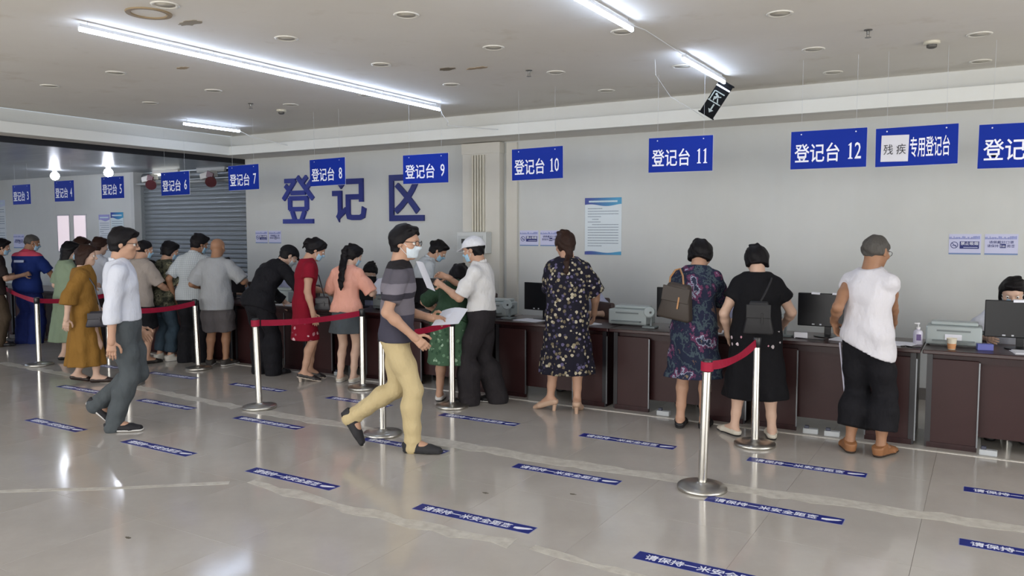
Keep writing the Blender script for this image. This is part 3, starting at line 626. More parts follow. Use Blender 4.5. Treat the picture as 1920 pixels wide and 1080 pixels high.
# ================================================================== counters
YC = 7.03
def wood_mat():
    t = NT('mahogany_veneer'); co = t.coord(scale=(3.0, 3.0, 0.6)); v = t.noise(co, 9, 5, 0.6)
    t.base(t.ramp(v, [(0.3, '#210d0f'), (0.7, '#301619')])); t.bump(t.noise(co, 60, 2), 0.05, 0.002); return t.set(0.40, 0, 0.3)
WOOD = wood_mat(); WOODT = plain('mahogany_top', '#2e1415', 0.30, vary=0.15, scale=14); DARK = plain('dark_post', '#15131a', 0.4); SIL = plain('silver_trim', '#74777b', 0.35, metal=0.7)
WOODG = plain('veneer_grey_brown', '#321a1b', 0.42, spec=0.28, vary=0.12, scale=8)
dm = {}
def dmesh():
    L = 1.265
    dm['worktop'] = (B().box((L / 2, 0.305, 0.762), (L + 0.06, 0.71, 0.032), bevel=0.006).mesh('worktop'), WOODT)
    dm['apron'] = (B().box((L / 2, 0.05, 0.715), (L, 0.03, 0.06)).mesh('apron'), WOOD)
    dm['leg_panel'] = (B().box((0, 0.012, 0.365), (0.335, 0.024, 0.68), bevel=0.003).mesh('leg_panel'), WOODG)
    dm['side_panel'] = (B().box((0, 0.325, 0.365), (0.022, 0.60, 0.73)).mesh('side_panel'), WOOD)
    dm['dark_post'] = (B().box((0, 0.010, 0.375), (0.040, 0.03, 0.74)).mesh('dark_post'), DARK)
    dm['trim'] = (B().box((0, -0.003, 0.365), (0.010, 0.014, 0.66)).mesh('trim'), SIL)
    dm['modesty_panel'] = (B().box((L / 2, 0.085, 0.405), (L - 0.66, 0.020, 0.60)).mesh('modesty_panel'), WOODG)
    dm['plinth'] = (B().box((0, 0.006, 0.022), (0.345, 0.03, 0.044)).mesh('plinth'), WOOD)
    dm['shelf'] = (B().box((L / 2, 0.42, 0.36), (L - 0.06, 0.30, 0.02)).mesh('shelf'), WOOD)
    return L
DL_ = dmesh()
def desk(x, label):
    e = empty('counter_desk', (x, YC, 0), label=label, cat='desk', group='mahogany registration counters')
    def put(n, loc=(0, 0, 0)): mobj(n, dm[n][0], dm[n][1], e, loc)
    put('worktop'); put('apron'); put('modesty_panel'); put('shelf')
    for q in (0.19, DL_ - 0.19): put('leg_panel', (q, 0, 0)); put('plinth', (q, 0, 0))
    for q in (0.022, DL_ - 0.022): put('dark_post', (q, 0, 0)); put('side_panel', (q, 0.01, 0))
    for q in (0.362, DL_ - 0.362, DL_ + 0.004): put('trim', (q, 0, 0))
    return e
PITCH_D = 1.338
dlab = ['mahogany counter desk under sign 13 position at right edge', 'mahogany counter desk before the man in white T-shirt', 'mahogany counter desk before the woman in patterned blue dress', 'mahogany counter desk right of the floral dress woman', 'mahogany counter desk left of the floral dress woman', 'mahogany counter desk before the woman bending in green', 'mahogany counter desk behind the woman in red', 'mahogany counter desk before the man in black cap', 'mahogany counter desk before the bald man', 'mahogany counter desk behind the mustard dress', 'mahogany counter desk behind the green dress', 'mahogany counter desk before the blue uniform', 'mahogany counter desk at the far left picture edge']
dlab[0] = 'mahogany counter desk cut off by the right picture edge'
DX = [-0.37 - PITCH_D * k for k in range(13)]
for k, x in enumerate(DX): desk(x, dlab[k])
ZT = 0.778
# ------------------------------------------------------------------ things on the counters
MONB = plain('monitor_black', '#0e1015', 0.3, vary=0.1, spec=0.3); GREY = plain('device_grey', '#a0aaab', 0.45, vary=0.04); GREYD = plain('device_grey_dark', '#6e7779', 0.45)
mon = {'back': B().box((0, 0, 0.235), (0.50, 0.022, 0.295), bevel=0.006).mesh('back'), 'bulge': B().box((0, 0.022, 0.22), (0.34, 0.03, 0.18), bevel=0.012).mesh('bulge'),
       'stand': B().box((0, 0.035, 0.09), (0.055, 0.018, 0.17), bevel=0.004).mesh('stand'), 'foot': B().lathe([(0.11, 0), (0.11, 0.008), (0.03, 0.016)], seg=24).mesh('foot', True, 40),
       'sticker': B().box((-0.115, -0.0125, 0.105), (0.022, 0.002, 0.010)).box((-0.055, -0.0125, 0.105), (0.016, 0.002, 0.012)).mesh('sticker'), 'logo': B().box((0.0, -0.0125, 0.10), (0.03, 0.002, 0.008)).mesh('logo')}
def monitor(x, y, rz, label):
    e = empty('computer_monitor', (x, y, ZT), R(rz), label=label, cat='monitor', group='black computer monitors on the counters')
    for n in ('back', 'bulge', 'stand', 'foot'): mobj(n, mon[n], MONB, e)
    mobj('sticker', mon['sticker'], plain('sticker_pale', '#b9bdc4', 0.5), e)
    return e
m1 = monitor(-1.18, 7.42, 0, 'black monitor left of the man in white T-shirt')
for dx, w in ((-0.10, 0.07), (0.10, 0.12)):
    B().box((dx, -0.004, 0.380), (w, 0.040, 0.016), Matrix.Rotation(R(2), 3, 'Y')).obj('paper_slip', PAPER, m1)
m2 = monitor(0.26, 7.40, 4, 'black monitor in front of the clerk at the right edge')
B().box((0.06, 0.0, 0.383), (0.24, 0.06, 0.020), Matrix.Rotation(R(-2), 3, 'Y')).obj('paper_slip', PAPER, m2)
monitor(-4.03, 7.42, -8, 'black monitor left of the floral dress'); monitor(-2.52, 7.42, -6, 'black monitor behind the brown shoulder bag')
monitor(-5.58, 7.48, 0, 'black monitor behind the woman bending in green'); monitor(-6.62, 7.46, 0, 'black monitor between the red and pink women')
monitor(-8.95, 7.46, 0, 'black monitor behind the bald man'); monitor(-12.85, 7.42, -12, 'black monitor right of the blue uniform')
monitor(-10.9, 7.46, 0, 'black monitor behind the beige T-shirt man')
pr = {'body': B().box((0, 0, 0.085), (0.40, 0.26, 0.15), bevel=0.014).mesh('body'), 'base': B().box((0, 0, 0.010), (0.34, 0.22, 0.02)).mesh('base'), 'lid': B().box((0, 0.03, 0.175), (0.34, 0.16, 0.03), bevel=0.01).mesh('lid'),
      'slot': B().box((0, -0.131, 0.125), (0.24, 0.006, 0.014)).mesh('slot'), 'knob': B().cyl((0.20, 0, 0.11), (0.222, 0, 0.11), 0.018, seg=14).mesh('knob', True, 40), 'tray': B().box((0, -0.155, 0.045), (0.30, 0.05, 0.010)).mesh('tray')}
def printer(x, y, rz, label):
    e = empty('receipt_printer', (x, y, ZT), R(rz), label=label, cat='printer', group='grey form printers on the counters')
    mobj('body', pr['body'], GREY, e); mobj('base', pr['base'], BLACK, e); mobj('lid', pr['lid'], plain('device_grey_light', '#a1abac', 0.4), e); mobj('slot', pr['slot'], GREYD, e); mobj('knob', pr['knob'], GREYD, e); mobj('tray', pr['tray'], GREYD, e)
    return e
p1 = printer(-0.20, 7.42, 0, 'grey form printer with a white slip behind the paper cup'); B().box((0.0, -0.134, 0.075), (0.12, 0.004, 0.045)).obj('white_slip', PAPER, p1)
printer(-3.02, 7.42, 0, 'grey form printer right of the floral dress'); printer(-4.62, 7.42, 0, 'grey form printer behind the white cap man')
printer(-1.78, 7.46, 0, 'grey form printer behind the woman in black dress'); printer(-7.9, 7.42, 0, 'grey form printer behind the black jacket man')
printer(-6.10, 7.44, 0, 'grey form printer right of the pink woman')
def docam(x, y, label):
    e = empty('document_camera', (x, y, ZT), label=label, cat='document camera', group='grey desk cameras on the counters')
    B().box((0, 0, 0.010), (0.13, 0.11, 0.02), bevel=0.005).obj('base', GREYD, e)
    B().tube([(0, 0.02, 0.015), (0, 0.03, 0.10), (0, 0.02, 0.16), (0, -0.015, 0.185)], 0.012, 10).obj('arm', GREYD, e, smooth=True)
    B().lathe([(0.0005, -0.018), (0.048, -0.014), (0.056, 0.0), (0.048, 0.014), (0.0005, 0.018)], seg=20).obj('head', GREY, e, (0, -0.03, 0.155), (R(68), 0, 0.3), smooth=True)
    B().cyl((0.02, -0.05, 0.155), (0.02, -0.058, 0.155), 0.010, seg=12).obj('lens', BLACK, e)
docam(-2.75, 7.22, 'grey desk camera left of the brown shoulder bag'); docam(-4.33, 7.20, 'grey desk camera left of the floral dress monitor'); docam(-1.50, 7.24, 'grey desk camera right of the black dress'); docam(-6.85, 7.38, 'grey desk camera behind the red dress'); docam(-8.22, 7.24, 'grey desk camera beside the bald man')
sz = empty('sanitizer_bottle', (-0.455, 7.30, ZT), label='white hand sanitizer pump bottle left of the printer', cat='bottle')
B().lathe([(0.034, 0.0), (0.036, 0.004), (0.036, 0.095), (0.030, 0.112), (0.014, 0.120), (0.014, 0.128)], seg=20).obj('bottle', plain('bottle_white', '#c9c8d8', 0.3), sz, smooth=True)
B().lathe([(0.016, 0.128), (0.016, 0.142), (0.005, 0.145), (0.005, 0.165), (0.011, 0.166), (0.011, 0.178)], seg=14).box((-0.012, -0.006, 0.172), (0.032, 0.010, 0.009)).obj('pump', plain('pump_white', '#dedfe4', 0.35), sz)
B().box((0.008, -0.0345, 0.06), (0.034, 0.006, 0.05)).obj('label_print', plain('bottle_label', '#6d5a8e', 0.5), sz)
cu = empty('paper_cup', (-0.205, 7.12, ZT), label='pale paper cup with tea on the counter edge', cat='cup')
B().lathe([(0.026, 0.0), (0.027, 0.003), (0.036, 0.082), (0.0385, 0.085), (0.036, 0.088), (0.034, 0.082), (0.025, 0.006)], seg=22).obj('cup', plain('cup_paper', '#dcd6c4', 0.6), cu, smooth=True)
B().lathe([(0.0275, 0.004), (0.0322, 0.042), (0.0326, 0.046), (0.0283, 0.010)], seg=22).obj('print_band', plain('cup_band', '#c08a5e', 0.6), cu, smooth=True)
B().lathe([(0.0005, 0.07), (0.0335, 0.07), (0.0335, 0.066), (0.0005, 0.066)], seg=22).obj('tea', plain('tea', '#9a6a3e', 0.1), cu)
def papers(x, y, n, rz, label, w=0.21, h=0.297, mat=None):
    b = B(); r = random.Random(int(x * 97))
    for k in range(n): b.box((r.uniform(-0.012, 0.012), r.uniform(-0.012, 0.012), 0.002 + 0.003 * k), (w, h, 0.0026), Matrix.Rotation(r.uniform(-0.12, 0.12), 3, 'Z'))
    o = b.obj('paper_stack', mat or PAPER, None, (x, y, ZT), (0, 0, R(rz))); tag(o, label, 'papers', 'loose papers on the counters')
papers(-0.62, 7.22, 3, 80, 'white sheets on the counter left of the sanitizer'); papers(-0.95, 7.24, 4, 70, 'crumpled white sheets below the left monitor'); papers(-3.45, 7.20, 3, 60, 'white form on the counter before the floral dress'); papers(-4.05, 7.17, 3, 80, 'white sheets under the monitor left of the floral dress')
papers(-7.52, 7.16, 5, 88, 'stack of white forms beside the black jacket'); papers(-2.15, 7.20, 2, 10, 'white form before the patterned blue dress'); papers(0.35, 7.18, 3, 95, 'white slips on the counter at the right edge'); papers(-5.0, 7.22, 2, 30, 'white form behind the cap man')
papers(-12.3, 7.2, 3, 15, 'white form under the hand of the blue uniform'); papers(-9.6, 7.2, 2, 40, 'white form before the checked shirt')
for x, lab, m in ((-1.36, 'small white box behind the left monitor foot', PAPER), (-0.70, 'blue and white packet below the left monitor', plain('packet_blue', '#5b62a8', 0.5)), (0.02, 'blue packet at the foot of the right monitor', MC['packet_blue'] if 'packet_blue' in MC else None)):
    o = B().box((0, 0, 0.025), (0.11, 0.06, 0.05), bevel=0.004).obj('small_box', m or MC['packet_blue'], None, (x, 7.20 if x < 0.1 else 7.22, ZT), (0, 0, R(12))); tag(o, lab, 'box')
ck = [B().tube([(-1.42, 7.17, ZT + 0.006), (-1.34, 7.15, ZT + 0.006), (-1.25, 7.12, ZT + 0.006), (-1.15, 7.14, ZT + 0.006)], 0.004, 6), B().tube([(-0.56, 7.06, ZT + 0.005), (-0.53, 7.09, ZT + 0.006), (-0.48, 7.06, ZT + 0.005), (-0.42, 7.10, ZT + 0.005)], 0.005, 6), B().tube([(-4.62, 7.20, ZT + 0.005), (-4.55, 7.12, ZT + 0.005), (-4.45, 7.10, ZT + 0.005), (-4.35, 7.12, ZT + 0.005)], 0.004, 6)]
for b, lab in zip(ck, ('thin black cable from desk camera to left monitor', 'short black cable end left of the sanitizer bottle', 'thin black cable left of the floral dress')):
    tag(b.obj('desk_cable', BLACK, smooth=True), lab, 'cable')
for x, lab in ((-2.52, 'white power strip on the floor left of the patterned dress'), (-1.22, 'white power strip under the desk right of the black dress'), (-1.05, 'second white power strip beside the brown shoes'), (0.07, 'white power strip under the desk at the right edge'), (-6.55, 'white power strip on the floor by the pink woman')):
    e = empty('power_strip', (x, 6.985, 0.0), R(random.uniform(-6, 6)), label=lab, cat='power strip', group='power strips on the floor')
    B().box((0, 0, 0.022), (0.12, 0.055, 0.044), bevel=0.006).obj('housing', plain('strip_plastic', '#b7bcc0', 0.4), e)
    B().box((-0.03, 0, 0.055), (0.035, 0.035, 0.025), bevel=0.004).obj('plug', plain('plug_dark', '#34384a', 0.4), e)
# office chairs behind the counter, one for each seated clerk
chm = {'seat': (B().box((0, 0, 0.45), (0.46, 0.45, 0.08), bevel=0.025).mesh('seat', True, 50), BLACK), 'backrest': (B().box((0, 0.235, 0.74), (0.42, 0.05, 0.42), Matrix.Rotation(R(-6), 3, 'X'), 0.02).mesh('backrest', True, 50), plain('chair_brown', '#3a2926', 0.45)),
       'column': (B().cyl((0, 0, 0.08), (0, 0, 0.42), 0.028, seg=14).mesh('column', True, 40), STEEL_P), 'back_bar': (B().box((0, 0.24, 0.52), (0.06, 0.02, 0.24)).mesh('back_bar'), BLACK)}
bb = B()
for k in range(5):
    a = 2 * PI * k / 5; bb.box((0.13 * math.cos(a), 0.13 * math.sin(a), 0.075), (0.27, 0.04, 0.03), Matrix.Rotation(a, 3, 'Z')); bb.sph((0.25 * math.cos(a), 0.25 * math.sin(a), 0.03), 0.03, 8)
chm['star_base'] = (bb.mesh('star_base'), BLACK)
def chair(x, y, rz, label):
    e = empty('office_chair', (x, y, 0), R(rz), label=label, cat='chair', group='office chairs behind the counters')
    for n, (m, mt) in chm.items(): mobj(n, m, mt, e)
chair(-3.42, 8.08, 150, 'empty brown-backed office chair right of the floral dress')
# ================================================================== people: bodies grown as one smooth surface
def V(*a): return np.array(a, float)
def nrm(v): v = np.asarray(v, float); return v / max(1e-9, np.linalg.norm(v))
def smin(a, b, k):
    if k <= 0: return np.minimum(a, b)
    h = np.maximum(k - np.abs(a - b), 0) / k
    return np.minimum(a, b) - h * h * k * 0.25

class Field:
    """smooth union of elliptical limb segments on a grid, meshed with surface nets"""
    def __init__(s, k=0.02): s.p = []; s.k = k
    def seg(s, a, b, wa, wb, side=(1, 0, 0), clips=(), folds=None, k=None):
        a = np.asarray(a, float); b = np.asarray(b, float)
        wa = (wa, wa) if np.isscalar(wa) else wa; wb = (wb, wb) if np.isscalar(wb) else wb
        m = max(*wa, *wb) * (1.0 + (folds[0] if folds else 0))
        s.p.append(('seg', a, b, wa, wb, nrm(side), clips, folds, s.k if k is None else k, np.minimum(a, b) - m, np.maximum(a, b) + m)); return s
    def chain(s, nodes, side=(1, 0, 0), **kw):
        for (a, wa), (b, wb) in zip(nodes[:-1], nodes[1:]): s.seg(a, b, wa, wb, side, **kw)
        return s
    def ell(s, c, r, M=None, clips=(), k=None, sub=False):
        c = np.asarray(c, float); M = np.eye(3) if M is None else M; m = max(r)
        s.p.append(('sub' if sub else 'ell', c, np.asarray(r, float), M, None, None, clips, None, s.k if k is None else k, c - m, c + m)); return s
    def build(s, h, clips=(), wr=0.0, wf=24.0, seed=0):
        lo = np.min([p[9] for p in s.p if p[0] != 'sub'], 0) - 2.5 * h - wr; hi = np.max([p[10] for p in s.p if p[0] != 'sub'], 0) + 2.5 * h + wr
        n = np.ceil((hi - lo) / h).astype(int) + 1
        ax = [lo[i] + h * np.arange(n[i]) for i in range(3)]
        F = np.full(n, 0.25, np.float32); mar = 3.5 * h + 0.025
        for typ, A, Bq, wa, wb, side, cl, folds, k, plo, phi in s.p:
            i0 = np.maximum(0, np.floor((plo - mar - lo) / h).astype(int)); i1 = np.minimum(n, np.ceil((phi + mar - lo) / h).astype(int) + 1)
            sl = tuple(slice(i0[i], i1[i]) for i in range(3))
            X = ax[0][sl[0]][:, None, None]; Y = ax[1][sl[1]][None, :, None]; Z = ax[2][sl[2]][None, None, :]
            if typ == 'seg':
                ab = Bq - A; L = np.linalg.norm(ab); d = ab / max(L, 1e-9)
                sd = nrm(side - d * (side @ d)); nn = np.cross(d, sd)
                px, py_, pz = X - A[0], Y - A[1], Z - A[2]
                ta = px * d[0] + py_ * d[1] + pz * d[2]; t = np.clip(ta / max(L, 1e-9), 0, 1)
                w = wa[0] + (wb[0] - wa[0]) * t; dd = wa[1] + (wb[1] - wa[1]) * t
                u = px * sd[0] + py_ * sd[1] + pz * sd[2]; v = px * nn[0] + py_ * nn[1] + pz * nn[2]; ax_ = ta - t * L
                if folds:
                    f = 1 + folds[0] * (folds[2] + (1 - folds[2]) * t) * np.sin(folds[1] * np.arctan2(v, u) + folds[3]); w = w * f; dd = dd * f
                m = np.minimum(w, dd); D = (np.sqrt((u / w) ** 2 + (v / dd) ** 2 + (ax_ / m) ** 2) - 1) * m
            else:
                q = [(X - A[0]), (Y - A[1]), (Z - A[2])]; M = wa
                acc = 0
                for j in range(3): acc = acc + ((q[0] * M[0, j] + q[1] * M[1, j] + q[2] * M[2, j]) / Bq[j]) ** 2
                D = (np.sqrt(acc) - 1) * Bq.min()
            for (cp, cn) in cl:
                D = np.maximum(D, -((X - cp[0]) * cn[0] + (Y - cp[1]) * cn[1] + (Z - cp[2]) * cn[2]))
            if typ == 'sub':
                g = -F[sl]; F[sl] = -smin(g, D, k)
            else: F[sl] = smin(F[sl], D.astype(np.float32), k)
        X, Y, Z = ax[0][:, None, None], ax[1][None, :, None], ax[2][None, None, :]
        if wr > 0:
            a, b_, c = seed * 1.7, seed * 2.3, seed * 0.9
            F = F + wr * (np.sin(wf * (X + 0.6 * Z) + a + 1.5 * np.sin(wf * 0.4 * Z + b_)) * np.sin(wf * 0.8 * (Y - 0.7 * Z) + b_ + 1.3 * np.sin(wf * 0.5 * X)) + 0.5 * np.sin(wf * 1.9 * (Z * 0.8 + X * 0.5 - Y * 0.4) + c)).astype(np.float32)
        for (cp, cn) in clips:
            F = np.maximum(F, -((X - cp[0]) * cn[0] + (Y - cp[1]) * cn[1] + (Z - cp[2]) * cn[2]).astype(np.float32))
        return surfnet(F, lo, h)

def surfnet(F, lo, h):
    F[0], F[-1] = 1, 1; F[:, 0] = 1; F[:, -1] = 1; F[:, :, 0] = 1; F[:, :, -1] = 1
    S = F < 0; n = F.shape
    cnt = np.zeros((n[0] - 1, n[1] - 1, n[2] - 1), np.int8)
    offs = [(i, j, k) for i in (0, 1) for j in (0, 1) for k in (0, 1)]
    for i, j, k in offs: cnt += S[i:n[0] - 1 + i, j:n[1] - 1 + j, k:n[2] - 1 + k]
    I, J, K = np.nonzero((cnt > 0) & (cnt < 8))
    idx = np.full(cnt.shape, -1, np.int32); idx[I, J, K] = np.arange(len(I))
    c = {o: F[I + o[0], J + o[1], K + o[2]] for o in offs}
    pos = np.zeros((len(I), 3)); num = np.zeros(len(I))
    for a in offs:
        for d in range(3):
            if a[d] == 0:
                b = tuple(a[q] + (q == d) for q in range(3)); fa, fb = c[a], c[b]; m = (fa < 0) != (fb < 0)
                t = np.where(m, fa / np.where(m, fa - fb, 1), 0)
                for q in range(3): pos[:, q] += np.where(m, a[q] + (t if q == d else 0), 0)
                num += m
    pos = pos / num[:, None]; verts = lo + h * (np.stack([I, J, K], 1) + pos)
    quads = []
    for d in range(3):
        a = [slice(1, n[q] - 1) for q in range(3)]; a[d] = slice(0, n[d] - 1); b = list(a); b[d] = slice(1, n[d])
        s0, s1 = S[tuple(a)], S[tuple(b)]; ii = np.nonzero(s0 != s1)
        base = [ii[q] + (0 if q == d else 1) for q in range(3)]; flip = s0[ii]
        e1, e2 = (d + 1) % 3, (d + 2) % 3
        def cell(o1, o2):
            r = [base[0].copy(), base[1].copy(), base[2].copy()]; r[e1] -= o1; r[e2] -= o2; return idx[r[0], r[1], r[2]]
        q = np.stack([cell(1, 1), cell(0, 1), cell(0, 0), cell(1, 0)], 1)
        quads.append(np.where(flip[:, None], q, q[:, ::-1]))
    return verts, np.concatenate(quads)

def np_mesh(name, parts):
    vs, fs, o = [], [], 0
    for v, f in parts: vs.append(v); fs.append(f + o); o += len(v)
    v = np.concatenate(vs); f = np.concatenate(fs).astype(np.int32)
    me = bpy.data.meshes.new(name); me.vertices.add(len(v)); me.vertices.foreach_set('co', v.astype(np.float32).ravel())
    me.loops.add(f.size); me.loops.foreach_set('vertex_index', f.ravel()); me.polygons.add(len(f))
    me.polygons.foreach_set('loop_start', np.arange(0, f.size, 4, dtype=np.int32)); me.polygons.foreach_set('loop_total', np.full(len(f), 4, np.int32))
    me.polygons.foreach_set('use_smooth', np.ones(len(f), bool)); me.update(calc_edges=True); return me

def ik(a, c, l1, l2, pole):
    d = c - a; L = np.linalg.norm(d); n = d / max(L, 1e-6); L = min(max(L, abs(l1 - l2) + 0.02), (l1 + l2) * 0.998)
    x = (l1 * l1 - l2 * l2 + L * L) / (2 * L); hh = math.sqrt(max(0, l1 * l1 - x * x)); p = np.asarray(pole, float); p = nrm(p - n * (p @ n))
    return a + n * x + p * hh, a + n * L

def skin_mat(name, c):
    if name in MC: return MC[name]
    t = NT(name); co = t.coord(); v = t.noise(co, 18, 3); l = lin(c)
    t.base(t.mix(v, tuple(x * 0.9 for x in l[:3]) + (1,), tuple(min(1, x * 1.08) for x in l[:3]) + (1,)))
    t.b.inputs['Subsurface Weight'].default_value = 0.0; MC[name] = t.set(0.5, 0, 0.35); return MC[name]
SKIN = {'fair': skin_mat('skin_fair', '#c8a793'), 'mid': skin_mat('skin_mid', '#b48e77'), 'tan': skin_mat('skin_tan', '#977056')}
def hair_mat(name, c, c2):
    t = NT(name); co = t.coord(scale=(1, 1, 0.12)); v = t.noise(co, 140, 3)
    t.base(t.mix(v, c, c2)); t.bump(v, 0.5, 0.004); return t.set(0.55, 0, 0.18)
HAIR = {'black': hair_mat('hair_black', '#08070a', '#151215'), 'brown': hair_mat('hair_brown', '#1d120f', '#38241c'), 'grey': hair_mat('hair_grey', '#3a3836', '#5b5854')}
MASK = fabric('mask_blue', '#9cc0d8', 0.04); MASKW = fabric('mask_white', '#c9d4dc', 0.04); EYEW = plain('eye_white', '#d8d4cf', 0.3); IRIS = plain('iris_dark', '#1a1210', 0.2)
GLS = plain('spectacle_frame', '#18181a', 0.3)
eye_m = B().sph((0, 0, 0), 1.0, 10).mesh('eye', True)

def rotz(a): c, s_ = math.cos(a), math.sin(a); return np.array([[c, -s_, 0], [s_, c, 0], [0, 0, 1.0]])
class Fig: pass

def figure(at, face, H=1.68, g=1.0, lean=0, curve=0, side=0, twist=0, pel=(0, 0), pz=None, hp=8, hy=0, hroll=0, neckf=0.0,
           fl=(-0.085, 0.0, 0, 0, -8), fr=(0.085, 0.0, 0, 0, 8), hl=None, hr=None, el=None, er=None, dl=None, dr=None, cl=0.45, cr=0.45,
           sh=1.0, hipw=1.0, waist=1.0, chest=1.0, belly=0.0, res=0.0145, kl=(0, 1, 0), kr=(0, 1, 0), skin='mid', label='', hands=(1, 1), headres=0.0074):
    """skeleton in a local frame: +Y ahead, +X to the figure's right, Z up"""
    wom = 'woman' in label or 'clerk' in label
    g = g * (0.97 if 'walking' in label else 0.93 if 'cap and white polo' in label else 0.89); sh = sh * (0.88 if wom else 0.95)
    f = Fig(); f.H = H; f.g = g; f.res = res; f.skin = skin
    root = empty('person', (at[0], at[1], 0), R(-face), label=label, cat='person'); f.root = root
    a1, a2, sd, tw = R(lean), R(lean + curve), R(side), R(twist)
    P = V(pel[0], pel[1], (0.515 * H if pz is None else pz)); U1 = nrm(V(math.sin(sd), math.sin(a1), math.cos(a1))); U2 = nrm(V(math.sin(sd) + 0.0, math.sin(a2), math.cos(a2)))
    P[2] += max(0.0, min(fl[2], fr[2])) if pz is None else 0.0
    Ls = 0.318 * H; M = P + U1 * Ls * 0.5; N = M + U2 * Ls * 0.5
    Rt = V(math.cos(tw), -math.sin(tw), 0); Rt = nrm(Rt - U2 * (Rt @ U2)); Fw = np.cross(U2, Rt)
    def sp(s_): return P + U1 * Ls * s_ if s_ < 0.5 else M + U2 * Ls * (s_ - 0.5)
    f.P, f.N, f.M, f.U1, f.U2, f.Rt, f.Fw, f.sp, f.Ls = P, N, M, U1, U2, Rt, Fw, sp, Ls
    yw, pt, rl = R(hy + twist), R(hp), R(hroll)
    Fh = V(math.sin(yw) * math.cos(pt), math.cos(yw) * math.cos(pt), -math.sin(pt)); Uh = V(math.sin(yw) * math.sin(pt), math.cos(yw) * math.sin(pt), math.cos(pt))
    Rh = np.cross(Fh, Uh); Uh, Rh = Uh * math.cos(rl) + Rh * math.sin(rl), Rh * math.cos(rl) - Uh * math.sin(rl)
    hh = 0.146 * H; nd = nrm(0.6 * U2 + 0.5 * Uh + 0.25 * Fh)
    hc = N + nd * 0.042 * H + Uh * 0.0525 * H + Fh * (0.014 + neckf) * H
    f.hc, f.hh, f.Fh, f.Uh, f.Rh = hc, hh, Fh, Uh, Rh; f.HM = np.stack([Rh, Fh, Uh], 1)
    sc = N - U2 * 0.044 * H
    f.S = {-1: sc - Rt * 0.100 * H * sh, 1: sc + Rt * 0.100 * H * sh}
    f.Hp = {-1: P + V(-0.052 * H * hipw, 0, -0.01 * H), 1: P + V(0.052 * H * hipw, 0, -0.01 * H)}
    f.E, f.Wr, f.K, f.A, f.HD, f.foot = {}, {}, {}, {}, {}, {}
    for s_, h_, e_, d_ in ((-1, hl, el, dl), (1, hr, er, dr)):
        if h_ is None: h_ = f.S[s_] + V(s_ * 0.05 * H, 0.03 * H, -0.315 * H)
        pole = V(s_ * 0.45, -1, -0.25) if e_ is None else V(*e_)
        E_, W_ = ik(f.S[s_], np.asarray(h_, float), 0.172 * H, 0.152 * H, pole); f.E[s_], f.Wr[s_] = E_, W_
        f.HD[s_] = nrm(W_ - E_) if d_ is None else nrm(V(*d_))
    for s_, q, kp in ((-1, fl, kl), (1, fr, kr)):
        yw_ = R(-q[4]); z = 0.045 * H + q[2]
        K_, A_ = ik(f.Hp[s_], V(q[0], q[1], z), 0.240 * H, 0.235 * H, V(*kp)); f.K[s_], f.A[s_] = K_, A_
        p_ = R(q[3]); fd = rotz(yw_) @ V(0, math.cos(p_), -math.sin(p_)); fu = rotz(yw_) @ V(0, math.sin(p_), math.cos(p_)); f.foot[s_] = (fd, fu, np.cross(fd, fu))
    wG = g * H
    f.tor = [(-0.10, 0.080 * hipw, 0.060), (0.06, 0.094 * hipw, 0.066), (0.22, 0.088 * (hipw + waist) / 2, 0.062 + belly * 0.5), (0.42, 0.080 * waist, 0.058 + belly), (0.66, 0.090 * chest, 0.066 + belly * 0.4), (0.82, 0.088 * chest, 0.060), (0.93, 0.062, 0.047), (1.03, 0.036, 0.036)]
    f.tor = [(s_, w * wG, d * wG) for s_, w, d in f.tor]
    f.arm = {'sh': 0.030 * wG, 'up': 0.0285 * wG, 'el': 0.0235 * wG, 'fo': 0.0245 * wG, 'wr': 0.0160 * H}
    f.leg = {'hip': 0.052 * wG, 'th': 0.047 * wG, 'kn': 0.0335 * wG, 'ca': 0.0335 * wG, 'an': 0.0210 * H}
    # ---- body
    F = Field(0.022); body(f, F, 0.0)
    F.seg(N - U2 * 0.02 * H, hc - Uh * 0.30 * hh - Fh * 0.06 * hh, 0.036 * H, 0.034 * H, Rh)
    for s_ in (-1, 1):
        arm_chain(f, F, s_, 0.0); leg_chain(f, F, s_, 0.0)
        fd, fu, fr_ = f.foot[s_]; A_ = f.A[s_]
        hl_ = A_ - fd * 0.022 * H - fu * 0.022 * H; bl = A_ + fd * 0.075 * H - fu * 0.028 * H; to = A_ + fd * 0.112 * H - fu * 0.032 * H
        F.seg(A_, A_ + fd * 0.05 * H - fu * 0.018 * H, 0.022 * H, 0.022 * H, fr_)
        F.chain([(hl_, (0.020 * H, 0.021 * H)), (bl, (0.027 * H, 0.016 * H)), (to, (0.022 * H, 0.011 * H))], fr_)
        f.foot[s_] = (fd, fu, fr_, hl_, bl, to)
        F.seg(f.Wr[s_], f.Wr[s_] + f.HD[s_] * 0.02 * H, f.arm['wr'], f.arm['wr'], Rt)
    parts = [F.build(res)]
    parts.append(head(f, headres))
    for s_, c_, on in ((-1, cl, hands[0]), (1, cr, hands[1])):
        if on: parts.append(hand(f, s_, c_))
    f.body = mobj('body', np_mesh('body', parts), SKIN[skin], root)
    for s_ in (-1, 1):
        p = hc + Rh * s_ * 0.150 * hh + Fh * 0.336 * hh + Uh * 0.03 * hh
        e = mobj('eye', eye_m, EYEW, root, p); r_ = 0.058 * hh; e.scale = (r_, r_, r_)
        q = bpy.data.objects.new('iris', eye_m.copy()); q.data.materials.clear(); q.data.materials.append(IRIS); link(q, e); q.location = tuple(Fh * 0.62); q.scale = (0.5, 0.5, 0.5)
    return f
